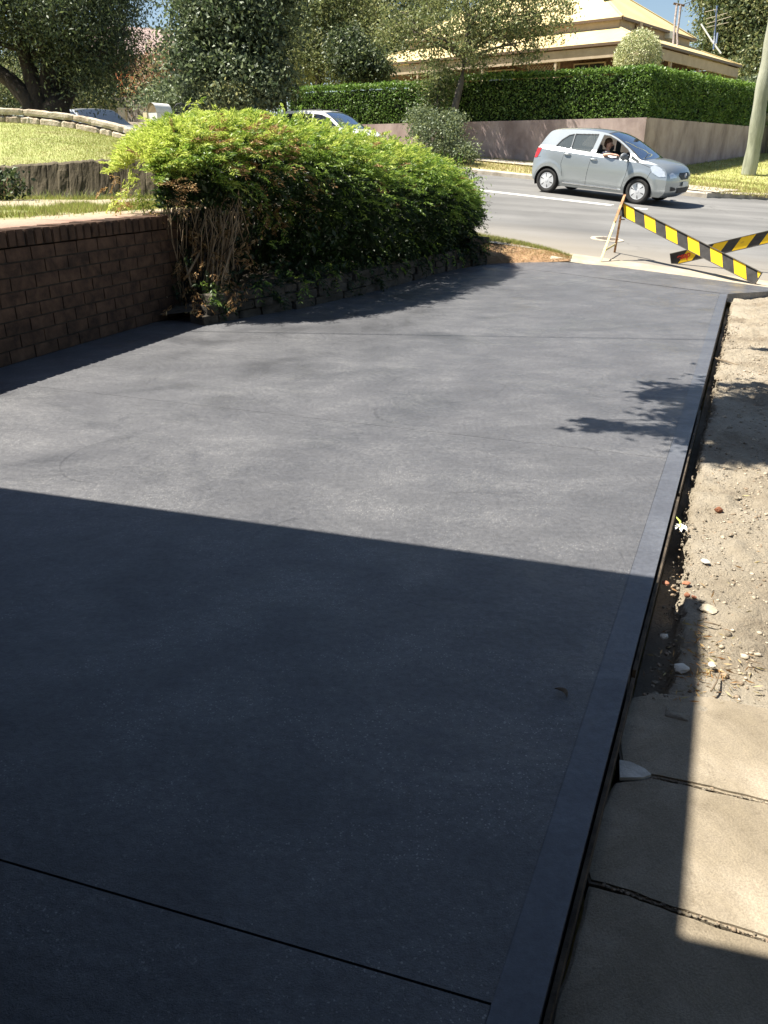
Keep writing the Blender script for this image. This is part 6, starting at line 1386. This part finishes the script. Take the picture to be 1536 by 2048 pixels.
# inner leaves, coloured near-black as the bush's shaded inside
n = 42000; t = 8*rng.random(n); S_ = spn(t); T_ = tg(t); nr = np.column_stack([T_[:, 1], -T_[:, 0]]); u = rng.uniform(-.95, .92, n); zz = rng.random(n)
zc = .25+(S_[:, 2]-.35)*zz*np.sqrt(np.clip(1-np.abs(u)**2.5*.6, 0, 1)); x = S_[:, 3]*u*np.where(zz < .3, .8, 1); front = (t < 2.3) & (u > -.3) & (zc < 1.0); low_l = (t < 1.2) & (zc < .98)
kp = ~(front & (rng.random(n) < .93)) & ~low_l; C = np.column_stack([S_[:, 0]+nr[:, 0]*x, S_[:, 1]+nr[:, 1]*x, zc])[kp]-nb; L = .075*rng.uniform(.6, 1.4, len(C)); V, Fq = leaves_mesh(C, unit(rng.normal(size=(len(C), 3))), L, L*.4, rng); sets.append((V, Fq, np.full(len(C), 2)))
# dead hanging sprays low at the near end and a few stray leaves
def cluster(px, py, D, n, mi, r, Ls=.12, leafL=.04):
    c = At(px, py, D)-nb; P = c+rng.normal(size=(n, 3))*r; Dn = unit(rng.normal(size=(n, 3))+np.array([0, -.3, -.9])); C, DD, L = frond(P, Dn, Ls*rng.uniform(.6, 1.4, n), 4, rng, leafL); V, Fq = leaves_mesh(C, DD, L, L*.26, rng, .2); sets.append((V, Fq, np.full(len(C), mi)))
for (px, py, D, n, mi, r) in ((470, 590, 7.3, 4, 3, .04), (395, 590, 7.3, 3, 3, .05), (350, 600, 7.3, 1, 3, .03), (420, 470, 7.6, 6, 3, .12), (370, 480, 7.6, 4, 3, .08), (470, 500, 7.6, 6, 3, .1), (520, 350, 7.9, 6, 3, .1), (455, 560, 7.45, 9, 3, .07), (400, 545, 7.9, 3, 3, .06), (430, 520, 7.9, 4, 3, .06), (550, 440, 8.0, 7, 3, .06), (535, 395, 8.0, 5, 3, .05), (530, 300, 8.3, 8, 3, .10), (440, 590, 7.7, 3, 3, .04), (350, 540, 7.8, 2, 3, .04), (345, 350, 7.8, 5, 3, .1), (232, 350, 7.9, 3, 3, .05), (228, 375, 7.9, 3, 3, .05), (300, 420, 7.3, 3, 3, .05), (262, 418, 7.3, 2, 3, .04), (270, 360, 7.8, 8, 1, .07), (285, 395, 7.7, 6, 0, .06), (310, 410, 7.7, 6, 0, .07), (250, 380, 8.2, 5, 3, .06), (600, 390, 8.2, 5, 0, .10), (640, 410, 8.4, 5, 0, .10), (560, 480, 8.0, 4, 0, .08), (545, 430, 8.1, 3, 0, .06), (540, 520, 8.0, 3, 2, .12), (380, 500, 8.0, 5, 2, .12), (450, 470, 8.1, 6, 2, .14), (330, 470, 7.9, 4, 0, .06), (275, 480, 7.2, 2, 0, .03), (240, 385, 7.6, 4, 1, .06), (225, 388, 7.5, 2, 1, .05), (360, 430, 8.0, 8, 2, .12), (470, 400, 8.2, 8, 2, .15), (420, 445, 8.4, 8, 2, .2), (500, 470, 8.3, 8, 2, .15)):
    cluster(px, py, D, n, mi, r)
for _ in range(60): cluster(rng.uniform(330, 500), rng.uniform(420, 600), rng.uniform(7.35, 7.9), 2, int(rng.choice([2, 2, 3, 3])), .04, .09, .035)
# upright sprig standing out of the top
cluster(388, 232, 9.6, 14, 0, .06); cluster(386, 212, 9.6, 9, 1, .04); cluster(392, 255, 9.6, 14, 1, .07)
V = np.concatenate([s[0] for s in sets]); off0 = np.cumsum([0]+[len(s[0]) for s in sets[:-1]]); Fq = np.concatenate([s[1]+o for s, o in zip(sets, off0)]); mi = np.concatenate([s[2] for s in sets])
kp_ = ~((V[::4, 0] < -1.15) & (mi == 2) & (V[::4, 2] > .55)); V = V.reshape(-1, 4, 3)[kp_].reshape(-1, 3); mi = mi[kp_]; Fq = np.arange(len(V)).reshape(-1, 4); np_mesh('foliage', V, Fq, [M['nan_green'], M['nan_yellow'], M['nan_deep'], M['nan_dead']], mi, root); print('nandina leaflets', len(Fq))
# canes
mb = MB(); r = random.Random(12)
def cane(a, b, r0, bend=.06, dark=0):
    a = np.array(a)-nb; b = np.array(b)-nb; m1 = a+(b-a)*.35+rng.normal(size=3)*bend; m2 = a+(b-a)*.7+rng.normal(size=3)*bend; mb.tube([a, m1, m2, b], [r0, r0*.95, r0*.8, r0*.6], 6, mi=dark)
for k in range(150):     # near end cluster, rising from the bed corner
    px = rng.uniform(345, 500); bx = 395+(px-400)*.45+rng.normal()*14; D = rng.uniform(7.5, 8.7); bx = 405+(px-415)*.5+rng.normal()*16; q0 = G(bx, rng.uniform(588, 626), .03); a = q0; D = 7.35+rng.random()*.6; cane(a, At(px+rng.normal()*10, rng.uniform(360, 430), D), rng.uniform(.0025, .0075), .07, int(rng.random() < .5))
for k in range(40): px = rng.uniform(330, 480); bx = 400+(px-405)*.6; cane(G(bx, rng.uniform(595, 628), .03), At(px, rng.uniform(400, 450), 7.35), rng.uniform(.003, .006), .05)
for k in range(18): px = rng.uniform(322, 350); cane(At(px+8, rng.uniform(520, 575), 7.7), At(px, 400, 7.75), rng.uniform(.005, .008), .04)
for (p, q_, rr) in (((372, 555), (430, 420), .012), ((383, 575), (350, 440), .010), ((425, 560), (415, 420), .011), ((430, 625), (445, 480), .013), ((440, 600), (470, 430), .012), ((290, 492), (282, 395), .008), ((283, 500), (286, 450), .006), ((300, 575), (287, 490), .004), ((335, 595), (300, 570), .005)):
    cane(At(p[0], p[1], 7.55), At(q_[0], q_[1], 7.75), rr, .015)
for k in range(60): t = rng.uniform(2, 8); S_ = spn(np.array([t]))[0]; a = np.array([S_[0]+rng.normal()*.25, S_[1]+rng.normal()*.25, .25]); cane(a, a+np.array([rng.uniform(-.3, .2), rng.uniform(-.3, .3), (S_[2]-.3)*.7]), rng.uniform(.006, .011), .06, 1)
mb.tube([np.array(p_)-nb for p_ in (At(380, 610, 7.45), At(395, 622, 7.4), At(415, 622, 7.4), At(440, 600, 7.5), At(455, 596, 7.5))], .011, 6)
mb.build('canes', [M['cane'], M['bark_dark']], root, True)
# dark broad-leaved shrub at the street end of the bush
sh = At(905, 430, 11.9); sb2 = np.array([sh[0], sh[1], .2]); bl = blobs_px([(905, 400, 11.9, 52, 70, .5), (870, 440, 11.6, 60, 55, .5), (935, 430, 12.0, 28, 45, .35), (890, 350, 12.0, 48, 42, .45), (800, 480, 11.2, 60, 40, .4), (900, 480, 11.8, 40, 25, .35)])
root = empty('dark_leaved_shrub', sb2, 0, 'darker broad-leaved shrub growing out of the street end of the long bush', 'shrub'); bl = [(c-sb2, r_) for c, r_ in bl]
crown('foliage', root, bl, [M['nan_deep'], M['nan_deep'], M['leaf_hedge'], M['nan_green']], 78, clumps=230, per=34, leaf=.045, spread=.09, aspect=.32)
mb = MB(); rr = np.random.default_rng(3)
for c, r_ in bl:
    for _ in range(7): e = c+unit(rr.normal(size=3))*np.array(r_); mb.tube([(rr.normal()*.08, rr.normal()*.08, 0), (c+e)/2*.8, e], [.009, .006, .003], 5)
for (px, py) in ((985, 405), (975, 430), (962, 395), (978, 455)): mb.tube([At(930, 440, 12)-sb2, At((930+px)/2, py-4, 12)-sb2, At(px, py, 12)-sb2], [.006, .004, .002], 5)
mb.build('stems', M['bark_dark'], root)
P = []; 
for (px, py) in ((985, 405), (975, 430), (962, 395), (978, 455), (970, 380)):
    for k in range(14): P.append(At(px-rng.uniform(0, 34), py+rng.normal()*5, 12)-sb2)
P = np.array(P); L = .045*rng.uniform(.7, 1.3, len(P)); V, Fq = leaves_mesh(P, unit(rng.normal(size=(len(P), 3))), L, L*.3, rng); np_mesh('stray_leaves', V, Fq, [M['leaf_mid']], None, root)
for (px, py) in ((833, 299), (902, 324), (922, 336)):
    pass

# ------------------------------------------------------------------ tree standing outside the frame on the right that throws the leafy shadows
tb = np.array([3.6, 4.4, -.1]); hgt = 3.1
def sb(px, py, rx, ry, z=3.1):
    g = G(px, py, -.03); return (np.array([*(g[:2]-SUNH*z), z]), rx, ry)
root = empty('overhanging_tree', tb, 0, 'tree just outside the right of the picture whose branches shade the dirt', 'tree'); rng = np.random.default_rng(9); Cs = []
spots = [(1262, 868, .28, .04, 260), (1205, 858, .10, .035, 90), (1175, 850, .06, .02, 40), (1335, 878, .14, .035, 90), (1362, 798, .17, .07, 300), (1325, 803, .14, .05, 150), (1310, 775, .10, .03, 70), (1440, 800, .35, .12, 2600), (1520, 840, .4, .18, 4200), (1500, 760, .25, .03, 220), (1540, 890, .35, .10, 2500), (1440, 850, .25, .12, 2300), (1535, 690, .14, .05, 160), (1480, 905, .3, .06, 260), (1560, 780, .4, .2, 900), (1700, 860, .6, .4, 1500)]
for (px, py, rx, ry, n) in spots:
    g = G(px, py, -.03); z = 3.1+.25*rng.normal(size=n); q0 = np.column_stack([g[0]+rng.normal(size=n)*rx*.55, g[1]+rng.normal(size=n)*ry*.8]); Cs.append(np.column_stack([q0-SUNH[None]*z[:, None], z]))
C = np.concatenate(Cs)-tb; n = len(C); L = .085*rng.uniform(.7, 1.3, n); V, Fq = leaves_mesh(C, unit(rng.normal(size=(n, 3))*np.array([1, 1, .4])), L, L*.42, rng); np_mesh('crown', V, Fq, [M['leaf_mid'], M['leaf_olive']], rng.integers(0, 2, n), root)
mb = MB(); mb.tube([(0, 0, -.2), (.05, 0, 1.2), (-.1, .1, 2.4), (.1, 0, 3.6)], [.16, .13, .11, .06], 12, 0); mb.build('trunk', M['bark'], root, True); mb = MB()
for i, (px, py, rx, ry, n) in enumerate(spots):
    g = G(px, py, -.03); e = np.array([*(g[:2]-SUNH*3.1), 3.1])-tb; s0 = np.array([-.1, .1, 2.3]); mb.tube([s0, s0+(e-s0)*.5+np.array([0, 0, .25]), e], [.035, .022, .006], 6)
mb.build('branches', M['bark'], root, True)

# ------------------------------------------------------------------ grass
def blades(name, P, h, w, mats, seed, lean=.5, kind='stuff', pw=None):
    r = np.random.default_rng(seed); n = len(P); hh = h*r.uniform(.5, 1.5, n); a = r.uniform(0, 2*math.pi, n); s = np.column_stack([np.cos(a), np.sin(a), np.zeros(n)])*w/2
    tip = P+np.column_stack([r.normal(size=n)*lean*hh*.6, r.normal(size=n)*lean*hh*.6, hh]); V = np.stack([P-s, P+s, tip], 1).reshape(-1, 3); Fq = np.arange(3*n).reshape(n, 3)
    mi = r.integers(0, len(mats), n) if pw is None else r.choice(len(mats), n, p=pw); return tag(np_mesh(name, V, Fq, mats, mi), kind=kind)
def sample_grid(Qg, n, r, mask=None):
    a, b = Qg.shape[:2]; i = r.random(n)*(a-1.001); j = r.random(n)*(b-1.001); I = i.astype(int); Jn = j.astype(int); f = (i-I)[:, None]; g = (j-Jn)[:, None]
    return Qg[I, Jn]*(1-f)*(1-g)+Qg[I+1, Jn]*f*(1-g)+Qg[I, Jn+1]*(1-f)*g+Qg[I+1, Jn+1]*f*g, i/(a-1), j/(b-1)
r = np.random.default_rng(50)
P, i, j = sample_grid(LQ, 60000, r); blades('lawn_grass', P[:44000], .02, .0055, [M['grass'], M['grass_dry']], 51, pw=[.7, .3])
TQ = np.stack([np.array([v.co[:] for v in bpy.data.objects['terrace_ground'].data.vertices]).reshape(90, 70, 3)], 0)[0]
P, i, j = sample_grid(TQ, 60000, r); k = (((j > .33) & (j < .68)) | (j > .94)) & (fbm(P[:, 0]*2, P[:, 1]*2, 9) > -.12); k |= (r.random(len(P)) < .03) & (j > .2); P = P[k]; blades('terrace_grass', P, .04, .007, [M['grass'], M['grass_dry']], 52, pw=[.78, .22])
P, i, j = sample_grid(VQ, 26000, r); k = j > .5+.35*i+.1*fbm(P[:, 0]*3, P[:, 1]*3, 3); blades('verge_grass', P[k], .045, .008, [M['grass'], M['grass_dry']], 53, pw=[.7, .3]); blades('verge_straw', P[~k][:5000], .018, .007, [M['grass_dry'], M['nan_dead']], 54, lean=1.5)
# taller weeds along the foot of the stone wall
ii = r.integers(0, 259, 700); Pw = base[ii]+nrm*(.03+.12*r.random((700, 1))); Pw[:, 2] = .96; blades('weeds', Pw, .09, .010, [M['grass'], M['leaf_grey']], 55, .8)
# far verge and corner lawn grass
s_ = r.uniform(1.0, 26, 30000); n_ = r.uniform(NF+.2, NW-.1, 30000); x, y = SN(s_, n_); k = ~((n_ > 27.4) & (n_ < 28.7)); P = np.column_stack([x, y, zverge(x, y)+.01])[k]; blades('far_verge_grass', P, .06, .016, [M['grass_dry'], M['grass']], 56, pw=[.75, .25])
s_ = r.uniform(-8, 8.2, 60000); n_ = r.uniform(NF+.3, NW+14, 60000); k = s_ > np.where(n_ < 26.4, 3.3-(n_-NF)*1.3, .5-.42*(n_-26.4)); x, y = SN(s_, n_); P = np.column_stack([x, y, zverge(x, y)+.01])[k]; blades('corner_lawn_grass', P, .06, .016, [M['grass'], M['grass_dry']], 57, pw=[.55, .45])
# ivy-like weed at the far left foot of the wall
wq = At(8, 392, 9.2); root = empty('wall_weed', wq, 0, 'dark leafy weed at the foot of the dark stone wall, left edge of the picture', 'weed'); crown('foliage', root, [(np.array([0, 0, .12]), (.28, .15, .16))], [M['nan_deep'], M['leaf_mid']], 60, clumps=26, per=26, leaf=.05, spread=.06, aspect=.6)
mb = MB()
for k in range(6): mb.tube([(0, 0, 0), (r.normal()*.15, r.normal()*.08, .2)], .004, 5)
mb.build('stems', M['cane'], root)
